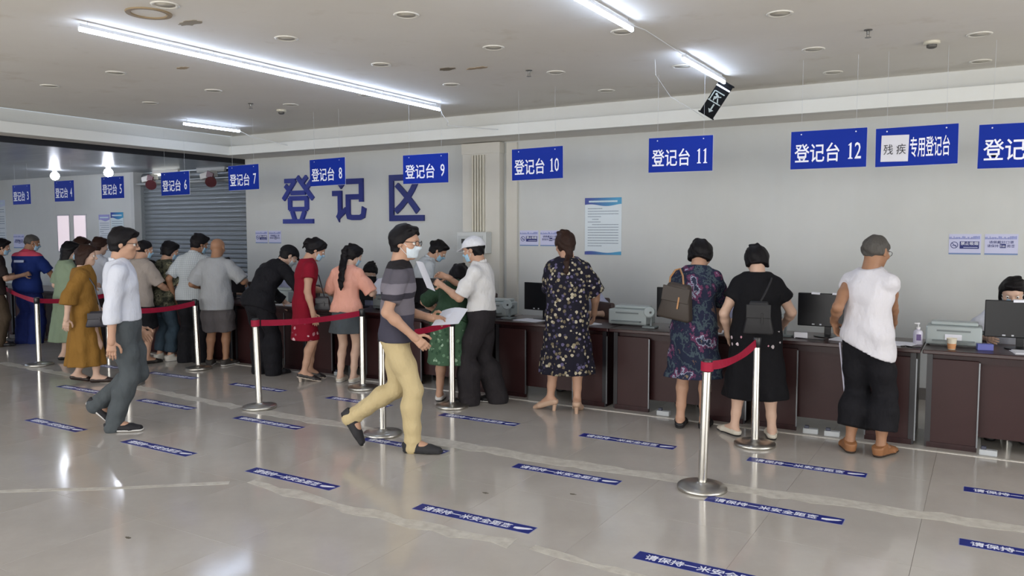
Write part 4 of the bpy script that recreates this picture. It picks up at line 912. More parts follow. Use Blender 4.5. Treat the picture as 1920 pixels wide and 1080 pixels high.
def body(f, F, e, s0=-0.2, s1=2.0, kw={}):
    n = [(f.sp(s_), (w + e, d + e)) for s_, w, d in f.tor if s0 <= s_ <= s1]
    F.chain(n, f.Rt * 0.5 + V(0.5, 0, 0), **kw)
    return F
def arm_chain(f, F, s_, e, upto=2.0, flare=0.0, clip=True):
    """upto: 0..1 along the upper arm, 1..2 along the forearm"""
    S, E_, W_ = f.S[s_], f.E[s_], f.Wr[s_]; a = f.arm; H = f.H
    cl = []
    if upto < 2:
        cp = S + (E_ - S) * upto if upto <= 1 else E_ + (W_ - E_) * (upto - 1); dn = nrm(E_ - S) if upto <= 1 else nrm(W_ - E_)
        cl = [(cp, -dn)]
    rr = lambda r, t: r + e + flare * max(0.0, min(1.0, t / max(upto, 0.01)))
    F.seg(f.N - f.U2 * 0.016 * H + f.Rt * s_ * 0.012 * H, S, (0.024 * H + e * 0.5, 0.028 * H + e * 0.5), a['sh'] + e, f.Fw)
    F.chain([(S, rr(a['sh'], 0)), (S + (E_ - S) * 0.5, rr(a['up'], 0.5)), (E_, rr(a['el'], 1))], f.Fw, clips=cl)
    if upto > 1: F.chain([(E_, rr(a['el'], 1)), (E_ + (W_ - E_) * 0.3, rr(a['fo'], 1.3)), (W_, rr(a['wr'], 2))], f.Fw, clips=cl)
def leg_chain(f, F, s_, e, upto=2.0, flare=0.0, pe=0.0, e0=None):
    Hp, K_, A_ = f.Hp[s_], f.K[s_], f.A[s_]; l = f.leg; H = f.H; cl = []
    if upto < 2:
        cp = Hp + (K_ - Hp) * upto if upto <= 1 else K_ + (A_ - K_) * (upto - 1); dn = nrm(K_ - Hp) if upto <= 1 else nrm(A_ - K_); cl = [(cp, -dn)]
    sd = np.cross(nrm(A_ - Hp), V(0, 1, 0)); back = nrm(np.cross(nrm(A_ - K_), V(1, 0, 0)) * -1)
    back = back if back[1] < 0 else -back
    rr = lambda r, t: r + e + flare * min(1.0, t / max(upto, 0.01))
    F.chain([(Hp + V(0, -0.008 * H, 0.01 * H), l['hip'] + (e if e0 is None else e0)), (Hp + (K_ - Hp) * 0.5, rr(l['th'], 0.5)), (K_, rr(l['kn'], 1))], clips=cl)
    if upto > 1: F.chain([(K_, rr(l['kn'], 1)), (K_ + (A_ - K_) * 0.32 + back * 0.010 * H, rr(l['ca'], 1.32) + pe), (K_ + (A_ - K_) * 0.7 + back * 0.003 * H, rr(l['an'] * 1.15, 1.7) + pe), (A_, rr(l['an'], 2) + pe)], clips=cl)
def head(f, res):
    h, c, M = f.hh, f.hc, f.HM; L = lambda x, y, z: c + f.Rh * x * h + f.Fh * y * h + f.Uh * z * h
    F = Field(0.10 * h)
    F.ell(L(0, -0.03, 0.12), (0.345 * h, 0.425 * h, 0.375 * h), M); F.ell(L(0, 0.10, -0.16), (0.275 * h, 0.285 * h, 0.30 * h), M)
    F.ell(L(0, 0.24, -0.37), (0.13 * h, 0.12 * h, 0.10 * h), M)
    F.seg(L(-0.13, 0.335, 0.125), L(0.13, 0.335, 0.125), 0.05 * h, 0.05 * h, f.Uh, k=0.06 * h)
    for s_ in (-1, 1):
        F.ell(L(s_ * 0.15, 0.45, 0.03), (0.085 * h, 0.085 * h, 0.06 * h), M, sub=True, k=0.05 * h)
        F.ell(L(s_ * 0.20, 0.24, -0.08), (0.10 * h, 0.12 * h, 0.09 * h), M, k=0.06 * h)
        F.ell(L(s_ * 0.355, -0.04, 0.0), (0.035 * h, 0.085 * h, 0.135 * h), M, k=0.03 * h)
    F.seg(L(0, 0.375, 0.06), L(0, 0.475, -0.10), (0.035 * h, 0.04 * h), (0.052 * h, 0.045 * h), f.Rh, k=0.05 * h)
    F.seg(L(-0.055, 0.425, -0.125), L(0.055, 0.425, -0.125), 0.035 * h, 0.035 * h, f.Uh, k=0.03 * h)
    F.seg(L(-0.08, 0.372, -0.235), L(0.08, 0.372, -0.235), 0.030 * h, 0.030 * h, f.Uh, k=0.02 * h); F.seg(L(-0.06, 0.362, -0.285), L(0.06, 0.362, -0.285), 0.032 * h, 0.032 * h, f.Uh, k=0.02 * h)
    F.seg(L(0, -0.10, -0.22), f.N + f.U2 * 0.0, 0.25 * h, 0.27 * h, f.Rh, k=0.10 * h)
    return F.build(res)
def hand(f, s_, curl):
    H = f.H; W_, d = f.Wr[s_], f.HD[s_]; u = 0.102 * H
    n = np.cross(d, f.Fw); ref = -f.Rt * s_ * 1.0 + V(0, 0, -0.15)            # palm side: towards the body
    pn = getattr(f, 'pn', {}).get(s_); ref = ref if pn is None else V(*pn)
    p = nrm(ref - d * (ref @ d)); x = np.cross(d, p)                            # p: palm normal, x: across
    fwd = f.Fw - V(0, 0, 0.0); x = x if x @ fwd > 0 else -x                     # x points to the thumb side
    th = getattr(f, 'th', {}).get(s_)
    if th is not None: x = nrm(V(*th) - d * (V(*th) @ d)); x = nrm(x - p * (x @ p))
    F = Field(0.006)
    kn = W_ + d * u * 0.50
    F.seg(W_ - d * u * 0.14, W_ + d * u * 0.06, (0.0165 * H, 0.0145 * H), (0.0170 * H, 0.0125 * H), x)
    F.seg(W_ + d * u * 0.08, kn, (0.0175 * H, 0.0105 * H), (0.0225 * H, 0.0085 * H), x, k=0.012)
    for q, (off, ln) in enumerate(((0.0165, 0.46), (0.0055, 0.52), (-0.0055, 0.48), (-0.0160, 0.38))):
        a = kn + x * off * H; ang = curl * (0.55 + 0.06 * q); r = 0.0051 * H * (1.0 if q < 3 else 0.88); dd = d
        for j, fr_ in enumerate((0.44, 0.32, 0.24)):
            ca, sa = math.cos(ang * (j + 1)), math.sin(ang * (j + 1)); dd = nrm(d * ca + p * sa + x * 0.06 * (1.5 - q) * (1 - curl)); b = a + dd * ln * fr_ * u
            F.seg(a, b, r, r * 0.93, x); a = b; r *= 0.93
    a = W_ + d * u * 0.16 + x * 0.015 * H
    for ln, dv in ((0.24, d * 0.6 + x * 0.75 + p * 0.2), (0.20, d * 0.8 + x * 0.35 + p * 0.35), (0.15, d * 0.9 + x * 0.05 + p * 0.45)):
        b = a + nrm(dv) * ln * u; F.seg(a, b, 0.0066 * H, 0.0056 * H, x); a = b
    return F.build(0.0047)

# ---------------------------------------------------------------- clothing and hair, children of the person
def cloth(f, name, F, mat, clips=(), wr=0.0035, wf=22, res=None, seed=None):
    m = np_mesh(name, [F.build(res or f.res * 0.96, clips, wr, wf, seed if seed is not None else f.root.location.x)])
    return mobj(name, m, mat, f.root)
def top(f, mat, name='shirt', e=0.014, sleeve=0.62, hem=-0.10, flare=0.012, sflare=0.012, neck=0.045, collar=None, hemtilt=0.0, extra=None, sleeves=(1, 1), wr=0.004, tucked=False, hemroll=0.0):
    e *= 0.85; F = Field(0.03); H = f.H
    nodes = [(s_, w + e, d + e) for s_, w, d in f.tor if s_ >= hem]
    t0 = f.tor[0] if hem < 0.06 else min(f.tor, key=lambda q: abs(q[0] - hem)); nodes = [(hem - 0.06, max(q[1] for q in f.tor[:3]) + e + flare if hem < 0.2 else t0[1] + e + flare, max(q[2] for q in f.tor[:3]) + e + flare if hem < 0.2 else t0[2] + e + flare)] + nodes
    F.chain([(f.sp(s_), (w, d)) for s_, w, d in nodes], f.Rt * 0.5 + V(0.5, 0, 0))
    for s_, on in zip((-1, 1), sleeves):
        if on: arm_chain(f, F, s_, e * 0.85, sleeve, sflare)
        else: arm_chain(f, F, s_, e * 0.8, 0.16, 0.0)
    if extra: extra(F)
    if hem < 0.12 and not tucked:
        for s_ in (-1, 1): F.seg(f.Hp[s_] + V(0, 0, 0.03 * H), f.Hp[s_] + (f.K[s_] - f.Hp[s_]) * 0.25, f.leg['hip'] + e + 0.016, f.leg['hip'] + e + 0.012)
    hn = nrm(f.U1 + V(-hemroll, hemtilt, 0)); cl = [(f.sp(hem), hn), (f.N + f.U2 * neck * H * 0.5, -nrm(f.U2 - 0.25 * f.Fw))]
    o = cloth(f, name, F, mat, cl, wr)
    if collar is not None:
        C = Field(0.008); n = 14; r0 = 0.043 * H
        ctr = f.N + f.U2 * 0.004 * H + f.Fw * 0.006 * H; pts = []
        for k in range(n + 1):
            a = 2 * PI * k / n; pts.append(ctr + f.Rt * math.sin(a) * r0 + f.Fw * (-math.cos(a)) * r0 + f.U2 * (0.018 * H * math.cos(a)))
        for a, b in zip(pts[:-1], pts[1:]): C.seg(a, b, (0.009, 0.020), (0.009, 0.020), np.cross(b - a, f.U2))
        c = cloth(f, 'collar', C, collar, wr=0, res=0.009)
    return o
def trousers(f, mat, name='trousers', e=0.012, upto=1.95, flare=0.012, waist=0.20, pe=0.014, wr=0.004, seat=0.0, over=False):
    F = Field(0.03)
    nodes = [(s_, w + (e if over else 0.006), d + (e if over else 0.006) + seat) for s_, w, d in f.tor if s_ <= waist + 0.1]
    F.chain([(f.sp(s_), (w, d)) for s_, w, d in nodes], V(1, 0, 0))
    for s_ in (-1, 1):
        leg_chain(f, F, s_, e, upto, flare, pe, e if over else 0.008)
        if upto >= 1.9: F.seg(f.A[s_], f.A[s_] + nrm(f.A[s_] - f.K[s_]) * 0.024 * f.H, f.leg['an'] + e + flare + pe, f.leg['an'] + e + flare + pe)
    return cloth(f, name, F, mat, [(f.sp(waist), -f.U1)], wr)
def skirt(f, mat, name='skirt', z0=0.25, zhem=0.45, w0=None, whem=(0.24, 0.19), folds=(0.05, 9, 0.0, 0.4), e=0.016, shift=(0, 0), wr=0.003, thick=None):
    """hangs from the waist down to height zhem (m)"""
    F = Field(0.03); H = f.H
    wt = next(q for q in f.tor if q[0] >= z0 - 0.05); a = f.sp(wt[0]); hipn = f.tor[1]
    hp = f.sp(0.0); bt = V(hp[0] + shift[0], hp[1] + shift[1], zhem)
    F.seg(a, hp, (wt[1] + e, wt[2] + e), (hipn[1] + e * 1.4, hipn[2] + e * 1.4))
    F.seg(hp, bt - V(0, 0, 0.05), (hipn[1] + e * 1.4, hipn[2] + e * 1.4), whem, folds=folds)
    return cloth(f, name, F, mat, [(bt, V(0, 0, 1))], wr)
def dress(f, mat, name='dress', e=0.016, sleeve=0.7, zhem=0.45, whem=(0.26, 0.20), folds=(0.05, 9, 0.0, 0.4), sflare=0.02, neck=0.045, shift=(0, 0), wr=0.004, waistline=0.0):
    e *= 0.85; F = Field(0.035); H = f.H
    F.chain([(f.sp(s_), (w + e + waistline, d + e + waistline)) for s_, w, d in f.tor], f.Rt * 0.5 + V(0.5, 0, 0))
    for s_ in (-1, 1): arm_chain(f, F, s_, e * 0.9, sleeve, sflare)
    hipn = f.tor[1]; hp = f.sp(0.06); bt = V(hp[0] + shift[0], hp[1] + shift[1], zhem)
    F.seg(hp, bt - V(0, 0, 0.05), (hipn[1] + e + waistline, hipn[2] + e + waistline), whem, folds=folds)
    return cloth(f, name, F, mat, [(bt, V(0, 0, 1)), (f.N + f.U2 * neck * H * 0.5, -nrm(f.U2 - 0.25 * f.Fw))], wr)
def shoes(f, mat, sole=None, e=0.007, heel=0.0, low=True, name='shoe'):
    for s_ in (-1, 1):
        fd, fu, fr_, hl_, bl, to = f.foot[s_]; H = f.H; A_ = f.A[s_]
        F = Field(0.014)
        F.chain([(hl_, (0.021 * H + e, 0.024 * H + e)), (bl, (0.029 * H + e, 0.018 * H + e)), (to + fd * 0.006, (0.023 * H + e, 0.012 * H + e))], fr_)
        if not low: F.seg(hl_ + fu * 0.02 * H, A_ + fd * 0.01 * H, 0.024 * H + e, 0.024 * H + e, fr_)
        gp = A_ - fu * 0.043 * H
        o = cloth(f, name, F, mat, [(gp, fu), (A_ + fu * (-0.006 if low else 0.012) * H, -nrm(fu - 0.28 * fd))], wr=0, res=0.0085)
        if sole is not None:
            G = Field(0.01); q = 0.020 * H
            G.chain([(hl_ - fu * 0.004 * H, (0.022 * H + e, 0.024 * H + e)), (bl, (0.031 * H + e, 0.02 * H + e)), (to + fd * 0.008, (0.025 * H + e, 0.016 * H + e))], fr_)
            m = np_mesh('sole', [G.build(0.0085, [(gp - fu * 0.001, fu), (gp + fu * 0.016, -fu)])]); mobj('sole', m, sole, o)
        if heel > 0:
            hb = hl_ + fd * 0.004; cyl = B().cyl(tuple(hb - fu * 0.018 * H), tuple(V(hb[0], hb[1], 0.001)), 0.020, 0.016, 10); cyl.obj('heel', sole or mat, o)
def hair(f, mat, style='short', t=0.045, wr=0.0040, drop=0.0, tail=None, bun=None, slope=0.80, off=0.0, e=0.0, tailw=None, tuft=True, nape=-0.27):
    h = f.hh; L = lambda x, y, z: f.hc + f.Rh * x * h + f.Fh * y * h + f.Uh * z * h
    F = Field(0.06 * h)
    cl = [(L(0, 0.05 + 0, off + slope * 0.05), nrm(f.Uh - slope * f.Fh))]
    F.ell(L(0, -0.045, 0.13), ((0.345 + t) * h, (0.425 + t) * h, (0.375 + t * 1.15) * h), f.HM, clips=cl)
    if style == 'bob':
        c2 = [(L(0, 0.06, 0), nrm(-f.Fh + 0.25 * f.Uh)), (L(0, 0, -0.40 - drop), f.Uh)]
        F.seg(L(0, -0.08, 0.05), L(0, -0.10, -0.34 - drop), ((0.36 + t) * h, (0.38 + t) * h), ((0.34 + t) * h, (0.30 + t) * h), f.Rh, clips=c2)
    if style == 'crop':
        c2 = [(L(0, 0.02, 0), nrm(-f.Fh + 0.5 * f.Uh)), (L(0, 0, nape), f.Uh)]
        F.seg(L(0, -0.10, 0.05), L(0, -0.12, -0.26), ((0.335 + t * .6) * h, (0.34 + t) * h), ((0.26 + t * .6) * h, (0.24 + t) * h), f.Rh, clips=c2)
    if tail is not None: F.chain([(L(*p), (w * h, d * h)) for p, w, d in tail], f.Rh)
    if tailw is not None:
        bk = nrm(V(f.Fh[0], f.Fh[1], 0)); F.chain([((f.hc - bk * q[0] * h + V(0, 0, q[1] * h)) if q[1] > -0.6 else (f.N - f.Fw * q[0] * h + f.U2 * (q[1] + 0.6) * h), (q[2] * h, q[3] * h)) for q in tailw], f.Rh)
    if tuft:
        F.ell(L(0.04, 0.20, 0.42), (0.26 * h, 0.22 * h, 0.12 * h), f.HM); F.ell(L(-0.08, -0.12, 0.50), (0.22 * h, 0.26 * h, 0.09 * h), f.HM)
        for s_ in (-1, 1): F.ell(L(s_ * 0.335, 0.06, 0.08), (0.04 * h, 0.07 * h, 0.12 * h), f.HM)
    if bun is not None: F.ell(L(*bun[0]), tuple(np.array(bun[1]) * h), f.HM)
    m = np_mesh('hair', [F.build(0.0092, wr=wr, wf=62, seed=f.hc[0] * 9)]); return mobj('hair', m, HAIR[mat], f.root)
def mask(f, mat=None, low=0.0):
    h = f.hh; L = lambda x, y, z: f.hc + f.Rh * x * h + f.Fh * y * h + f.Uh * z * h; t = 0.030
    F = Field(0.10 * h)
    F.ell(L(0, 0.10, -0.16), ((0.285 + t) * h, (0.305 + t) * h, (0.30 + t) * h), f.HM); F.ell(L(0, 0.24, -0.37), ((0.13 + t) * h, (0.12 + t) * h, (0.10 + t) * h), f.HM); F.seg(L(0, 0.39, 0.0), L(0, 0.475, -0.10), (0.055 * h, 0.05 * h), (0.085 * h, 0.06 * h), f.Rh)
    cl = [(L(0, 0.16, 0), nrm(f.Fh)), (L(0, 0, -0.01 - low), -nrm(f.Uh + 0.10 * f.Fh)), (L(0, 0.1, -0.42), f.Uh)]
    o = mobj('face_mask', np_mesh('face_mask', [F.build(0.007, cl)]), mat or MASK, f.root)
    b = B()
    for s_ in (-1, 1):
        b.tube([tuple(L(s_ * 0.29, 0.17, -0.06 - low)), tuple(L(s_ * 0.355, 0.03, 0.06)), tuple(L(s_ * 0.365, -0.07, 0.02)), tuple(L(s_ * 0.33, 0.0, -0.14)), tuple(L(s_ * 0.25, 0.17, -0.32))], 0.0022, 5)
    b.obj('ear_loop', plain('loop_white', '#d5d8da', 0.7), o)
def glasses(f):
    h = f.hh; L = lambda x, y, z: tuple(f.hc + f.Rh * x * h + f.Fh * y * h + f.Uh * z * h); b = B()
    for s_ in (-1, 1):
        b.tube([L(s_ * (0.16 + 0.10 * math.cos(2 * PI * k / 12)), 0.45 - 0.02 * math.cos(2 * PI * k / 12), 0.03 + 0.075 * math.sin(2 * PI * k / 12)) for k in range(13)], 0.0022, 5)
        b.tube([L(s_ * 0.26, 0.43, 0.06), L(s_ * 0.36, 0.22, 0.065), L(s_ * 0.375, -0.02, 0.06)], 0.0022, 5)
    b.tube([L(-0.06, 0.46, 0.05), L(0.06, 0.46, 0.05)], 0.0022, 5); b.obj('spectacles', GLS, f.root)
def cap(f, mat, brim=1.0):
    h = f.hh; L = lambda x, y, z: f.hc + f.Rh * x * h + f.Fh * y * h + f.Uh * z * h; t = 0.075
    F = Field(0.04 * h)
    F.ell(L(0, -0.035, 0.14), ((0.345 + t) * h, (0.425 + t) * h, (0.36 + t) * h), f.HM, clips=[(L(0, 0, 0.13), nrm(f.Uh - 0.12 * f.Fh))])
    F.seg(L(0, 0.28, 0.19), L(0, 0.28 + 0.42 * brim, 0.10), (0.33 * h, 0.028 * h), (0.24 * h, 0.024 * h), f.Rh, clips=[(L(0, 0.2, 0), f.Fh)])
    o = mobj('cap', np_mesh('cap', [F.build(0.0075)]), mat, f.root); return o
def loc(f, x, y, z): return (x, y, z)
def grip_points(f, s_, fr=0.55): return f.Wr[s_] + f.HD[s_] * 0.108 * f.H * fr
def sheet(f, s_, w, h_, d1, d2, label, name='paper_sheet', mat=None, off=(0, 0, 0), fold=0.02):
    """a held sheet: its own thing, placed at the figure's hand (local frame turned to world)"""
    p = grip_points(f, s_, 0.75) + V(*off); d1, d2 = nrm(V(*d1)), nrm(V(*d2)); n = np.cross(d1, d2); b = B(); N_ = 6; g0 = []
    for k in (0, 1):
        g0.append([[b.bm.verts.new(tuple(d1 * w * (i / N_ - 0.5) + d2 * h_ * (j / N_ - 0.15) + n * (fold * math.sin(PI * i / N_) * (j / N_) + 0.0012 * k))) for j in range(N_ + 1)] for i in range(N_ + 1)])
    for i in range(N_):
        for j in range(N_):
            b.bm.faces.new((g0[0][i][j], g0[0][i][j + 1], g0[0][i + 1][j + 1], g0[0][i + 1][j])); b.bm.faces.new((g0[1][i][j], g0[1][i + 1][j], g0[1][i + 1][j + 1], g0[1][i][j + 1]))
    M4 = Matrix.Translation(f.root.location) @ Matrix.Rotation(f.root.rotation_euler.z, 4, 'Z')
    o = b.obj(name, mat or PAPER); o.matrix_world = M4 @ Matrix.Translation(p); tag(o, label, 'paper'); return o
# ---------------------------------------------------------------- patterned fabrics
def blob_fabric(name, base, cols, scale, size=0.45, zmask=None, dens=0.0, zmin=None):
    t = NT(name); co = t.coord(); v = t.n('ShaderNodeTexVoronoi'); v.inputs['Scale'].default_value = scale; t.l(co, v.inputs['Vector'])
    sx = t.n('ShaderNodeSeparateColor'); t.l(v.outputs['Color'], sx.inputs[0])
    pal = t.ramp(sx.outputs[0], [(i / len(cols), c) for i, c in enumerate(cols)], 'CONSTANT')
    nz = t.noise(co, scale * 1.6, 2); d = t.math('ADD', v.outputs['Distance'], t.math('MULTIPLY', t.math('SUBTRACT', nz, 0.5), 0.5))
    m = t.math('LESS_THAN', d, size)
    if dens > 0: m = t.math('MULTIPLY', m, t.math('GREATER_THAN', sx.outputs[1], dens))
    if zmask is not None:
        sp_ = t.n('ShaderNodeSeparateXYZ'); t.l(co, sp_.inputs[0]); m = t.math('MULTIPLY', m, t.math('LESS_THAN', sp_.outputs[2], zmask))
        if zmin is not None: m = t.math('MULTIPLY', m, t.math('GREATER_THAN', sp_.outputs[2], zmin))
    bc = t.mix(t.noise(co, 6, 3), base, base); t.base(t.mix(m, bc, pal)); t.bump(t.noise(co, 16.0, 3), 0.5, 0.012); return t.set(0.85, 0, 0.2)
def band_fabric(name, bands, wob=0.006):
    """horizontal colour bands by height above the floor: [(z, colour above that height)...] ascending"""
    t = NT(name); co = t.coord(); sp_ = t.n('ShaderNodeSeparateXYZ'); t.l(co, sp_.inputs[0])
    z = t.math('ADD', sp_.outputs[2], t.math('MULTIPLY', t.math('SUBTRACT', t.noise(co, 7, 2), 0.5), wob * 4))
    mr = t.math('DIVIDE', z, 2.0)
    t.base(t.ramp(mr, [(max(0, q / 2.0), c) for q, c in bands], 'CONSTANT')); t.bump(t.noise(co, 16.0, 3), 0.5, 0.012); return t.set(0.85, 0, 0.25)
def check_fabric(name, a, b, s=55):
    t = NT(name); co = t.coord(); sp_ = t.n('ShaderNodeSeparateXYZ'); t.l(co, sp_.inputs[0])
    def li(o): return t.math('LESS_THAN', t.math('FRACT', t.math('MULTIPLY', o, s)), 0.28)
    m = t.math('MAXIMUM', li(sp_.outputs[0]), li(sp_.outputs[2])); t.base(t.mix(t.math('MULTIPLY', m, 0.6), a, b)); t.bump(t.noise(co, 16.0, 3), 0.5, 0.012); return t.set(0.85, 0, 0.25)
def camo_fabric():
    t = NT('camouflage'); co = t.coord(); v = t.noise(co, 9, 3, 0.6)
    t.base(t.ramp(v, [(0.0, '#2a2c25'), (0.42, '#4b4b3d'), (0.52, '#6f6d5a'), (0.58, '#3a3a31'), (0.66, '#8d8873')], 'CONSTANT')); return t.set(0.9, 0, 0.2)
FLORAL = blob_fabric('floral_print', '#1b1a26', ['#8f866f', '#5d5877', '#b0a893', '#6b6250', '#3d3a52'], 26, 0.40)
def patch_fabric(name, stops, scale):
    t = NT(name); co = t.coord(scale=(1, 1, 0.75)); v = t.noise(co, scale, 5, 0.62)
    t.base(t.ramp(v, stops, 'CONSTANT')); t.bump(t.noise(co, 16.0, 3), 0.5, 0.012); return t.set(0.85, 0, 0.2)
MULTI = patch_fabric('multicolour_print', [(0.0, '#5b4a44'), (0.36, '#20263a'), (0.46, '#3d4a52'), (0.50, '#23273c'), (0.56, '#5d3350'), (0.60, '#8f95a8'), (0.625, '#2b2f44'), (0.68, '#7a6a55')], 5.5)
REDFL = blob_fabric('red_flower_print', '#7c1024', ['#c9a9ad', '#b98a92', '#8d5560'], 15, 0.30, zmask=0.72, dens=0.35)
GREENSK = blob_fabric('green_leaf_print', '#3f5a45', ['#8fa58f', '#5f7d63', '#2f4a37'], 22, 0.36)
STRIPE = band_fabric('banded_knit', [(0.0, '#3f3e4b'), (1.065, '#6c6870'), (1.19, '#35333c'), (1.235, '#77737c'), (1.31, '#55525b'), (1.42, '#211f22')])
UNIF = band_fabric('uniform_two_tone', [(0.0, '#152a68'), (1.335, '#c0495e')], 0.0)
CHECK = check_fabric('checked_shirt', '#bcc2c6', '#8d989f', 40)
BLACKEMB = blob_fabric('black_embroidered', '#101014', ['#c9b9bf', '#a9a2a5', '#c58d9d'], 20, 0.30, zmask=0.90, dens=0.5, zmin=0.76)
COLF = FPX / math.cos(R(PITCH))
def col(px, Y):
    """plan position on depth Y for a picture column"""
    a = math.atan((px - 960) / COLF) - R(YAW); return (Y * math.tan(a), Y)
def hang_bag(f, name, label, p, w, h_, d, mat, rz=0.0, strap=None, cat='bag', flap=None):
    M4 = Matrix.Translation(f.root.location) @ Matrix.Rotation(f.root.rotation_euler.z, 4, 'Z')
    wl = M4 @ Vector(p); e = empty(name, wl, f.root.rotation_euler.z + rz, label=label, cat=cat)
    if name == 'shoulder_bag': e.rotation_euler.y = R(9)
    b = B(); b.box((0, 0, 0), (w, d, h_), bevel=min(w, d, h_) * 0.22)
    bmesh.ops.transform(b.bm, matrix=Matrix.Identity(4), verts=b.bm.verts)
    for v in b.bm.verts: v.co.x *= 1.0 - 0.42 * (v.co.z / h_ + 0.5); v.co.z -= 0.10 * h_ * math.cos(v.co.x / w * PI) * (0.5 - v.co.z / h_)
    b.obj('pouch', mat, e, smooth=True, ang=60)
    B().box((0, -d / 2 - 0.002, h_ * 0.20), (w * 0.78, 0.012, h_ * 0.42), bevel=0.005).obj('flap', mat, e)
    B().box((w * 0.12, -d / 2 - 0.010, -h_ * 0.02), (0.014, 0.008, h_ * 0.34), bevel=0.003).obj('zip_pull', flap or mat, e)
    if strap:
        inv = (Matrix.Translation(wl) @ e.rotation_euler.to_matrix().to_4x4()).inverted() @ M4
        B().tube([inv @ Vector(q) for q in strap], 0.008, 6).obj('strap', flap or mat, e, smooth=True)
    return e
WHT = fabric('cotton_white', '#c9cdd8', 0.05); WHT2 = fabric('cotton_white_warm', '#cfcfd0', 0.05); BLK = fabric('cloth_black', '#141419', 0.15); CHAR = fabric('cloth_charcoal', '#262326', 0.12)
SOLEW = plain('sole_white', '#d3d2d0', 0.5); SHB = plain('shoe_black', '#18181b', 0.5)

# ================================================================== walking men in front
f = figure(col(741, 4.80), 62, H=1.745, lean=3, twist=-14, hp=4, hy=26, g=1.0, chest=1.0, waist=1.05, hipw=1.0, belly=0.006, res=0.012,
           fr=(0.075, 0.135, 0, 0, 4), fl=(-0.075, -0.36, 0.165, 58, 0), hr=(0.22, 0.17, 0.925), er=(0.6, -1, -0.2), hl=(-0.12, 0.24, 1.03), cr=0.75, cl=0.5, dr=(0.0, 0.75, -0.65),
           label='man in banded grey T-shirt and khaki trousers walking with papers', skin='mid')
top(f, STRIPE, 't_shirt', sleeve=0.72, hem=-0.06, e=0.016, sflare=0.018); trousers(f, fabric('khaki', '#bdac84', 0.07), e=0.013, pe=0.006, flare=0.004); shoes(f, plain('shoe_suede', '#26262a', 0.8), plain('shoe_suede_sole', '#1c1c1f', 0.7), low=False)
hair(f, 'black', 'crop', t=0.06); mask(f, MASKW); glasses(f)
sheet(f, -1, 0.21, 0.297, (0.05, 1, 0.08), (-0.9, 0.15, 0.28), 'white papers held out by the man in the banded T-shirt', off=(0.06, 0.02, 0.0))

f = figure(col(212, 4.08), 42, H=1.725, lean=-4, twist=-6, hp=6, hy=8, g=1.02, pel=(0, 0.07), res=0.012, chest=1.04, belly=0.008,
           fr=(0.075, -0.03, 0, 0, 6), fl=(-0.075, -0.17, 0.15, 44, 0), hr=(0.25, 0.0, 0.80), er=(0.5, -1, -0.3), hl=(-0.21, 0.14, 0.86), kl=(0, 1, 0), label='man in white long-sleeved shirt and grey trousers walking at left', skin='mid')
top(f, WHT, 'shirt', sleeve=1.55, hem=0.10, tucked=True, e=0.020, sflare=0.012, collar=WHT, wr=0.005); trousers(f, fabric('trouser_slate', '#4b5155', 0.08), e=0.014, pe=0.012, flare=0.006, waist=0.16, over=True); shoes(f, plain('knit_black', '#1d1d22', 0.8), SOLEW, low=False)
hair(f, 'black', 'crop', t=0.065); glasses(f)

# ================================================================== the white cap man and the bending woman in green
f = figure(col(903, 6.55), -108, H=1.655, lean=2, twist=4, hp=14, hy=6, g=1.06, belly=0.012, chest=1.05, fl=(-0.08, 0.11, 0, 0, -6), fr=(0.08, -0.13, 0, 0, 8), res=0.012,
           hl=(-0.11, 0.37, 1.175), el=(-0.5, -0.4, -1), hr=(0.06, 0.36, 1.245), er=(0.6, -0.3, -1), cl=0.8, cr=0.8, dl=(0.35, 0.8, 0.35), dr=(-0.3, 0.8, 0.3), label='man in white baseball cap and white polo reading papers', skin='mid')
top(f, WHT2, 'polo_shirt', sleeve=0.88, hem=0.14, tucked=True, e=0.022, flare=0.006, sflare=0.02, collar=WHT2, wr=0.006); trousers(f, CHAR, e=0.020, pe=0.034, flare=0.014, waist=0.22, wr=0.005, over=True); shoes(f, SHB, SOLEW, low=False)
hair(f, 'black', 'crop', t=0.035, tuft=False); mask(f); cap(f, fabric('cap_white', '#d2d4da', 0.04), 0.95)
sheet(f, 1, 0.20, 0.29, (0.75, 0.7, 0.12), (-0.1, 0.35, 0.9), 'white papers held up by the man in the white cap', off=(-0.05, 0.05, -0.12))

f = figure(col(846, 6.50), -22, H=1.56, lean=34, curve=22, hp=42, hy=-5, g=1.1, hipw=1.08, belly=0.01, pel=(0, -0.10), fl=(-0.13, 0, 0, 0, -6), fr=(0.13, 0.0, 0, 0, 8), hl=(-0.22, 0.40, 0.835), el=(-1, -0.3, 0.2), hr=(0.20, 0.42, 0.835), er=(1, -0.3, 0.2), dl=(0.3, 1, 0), dr=(-0.3, 1, 0),
           label='woman bending over the counter in dark green top and skirt', skin='mid')
top(f, fabric('top_green', '#253c2b', 0.08), 'blouse', sleeve=0.95, hem=-0.04, e=0.022, sflare=0.03); skirt(f, GREENSK, zhem=0.40, whem=(0.235, 0.19), folds=(0.04, 8, 0.1, 0.2)); shoes(f, plain('shoe_white', '#d2d1cf', 0.5), SHB)
hair(f, 'black', 'bob', t=0.09)

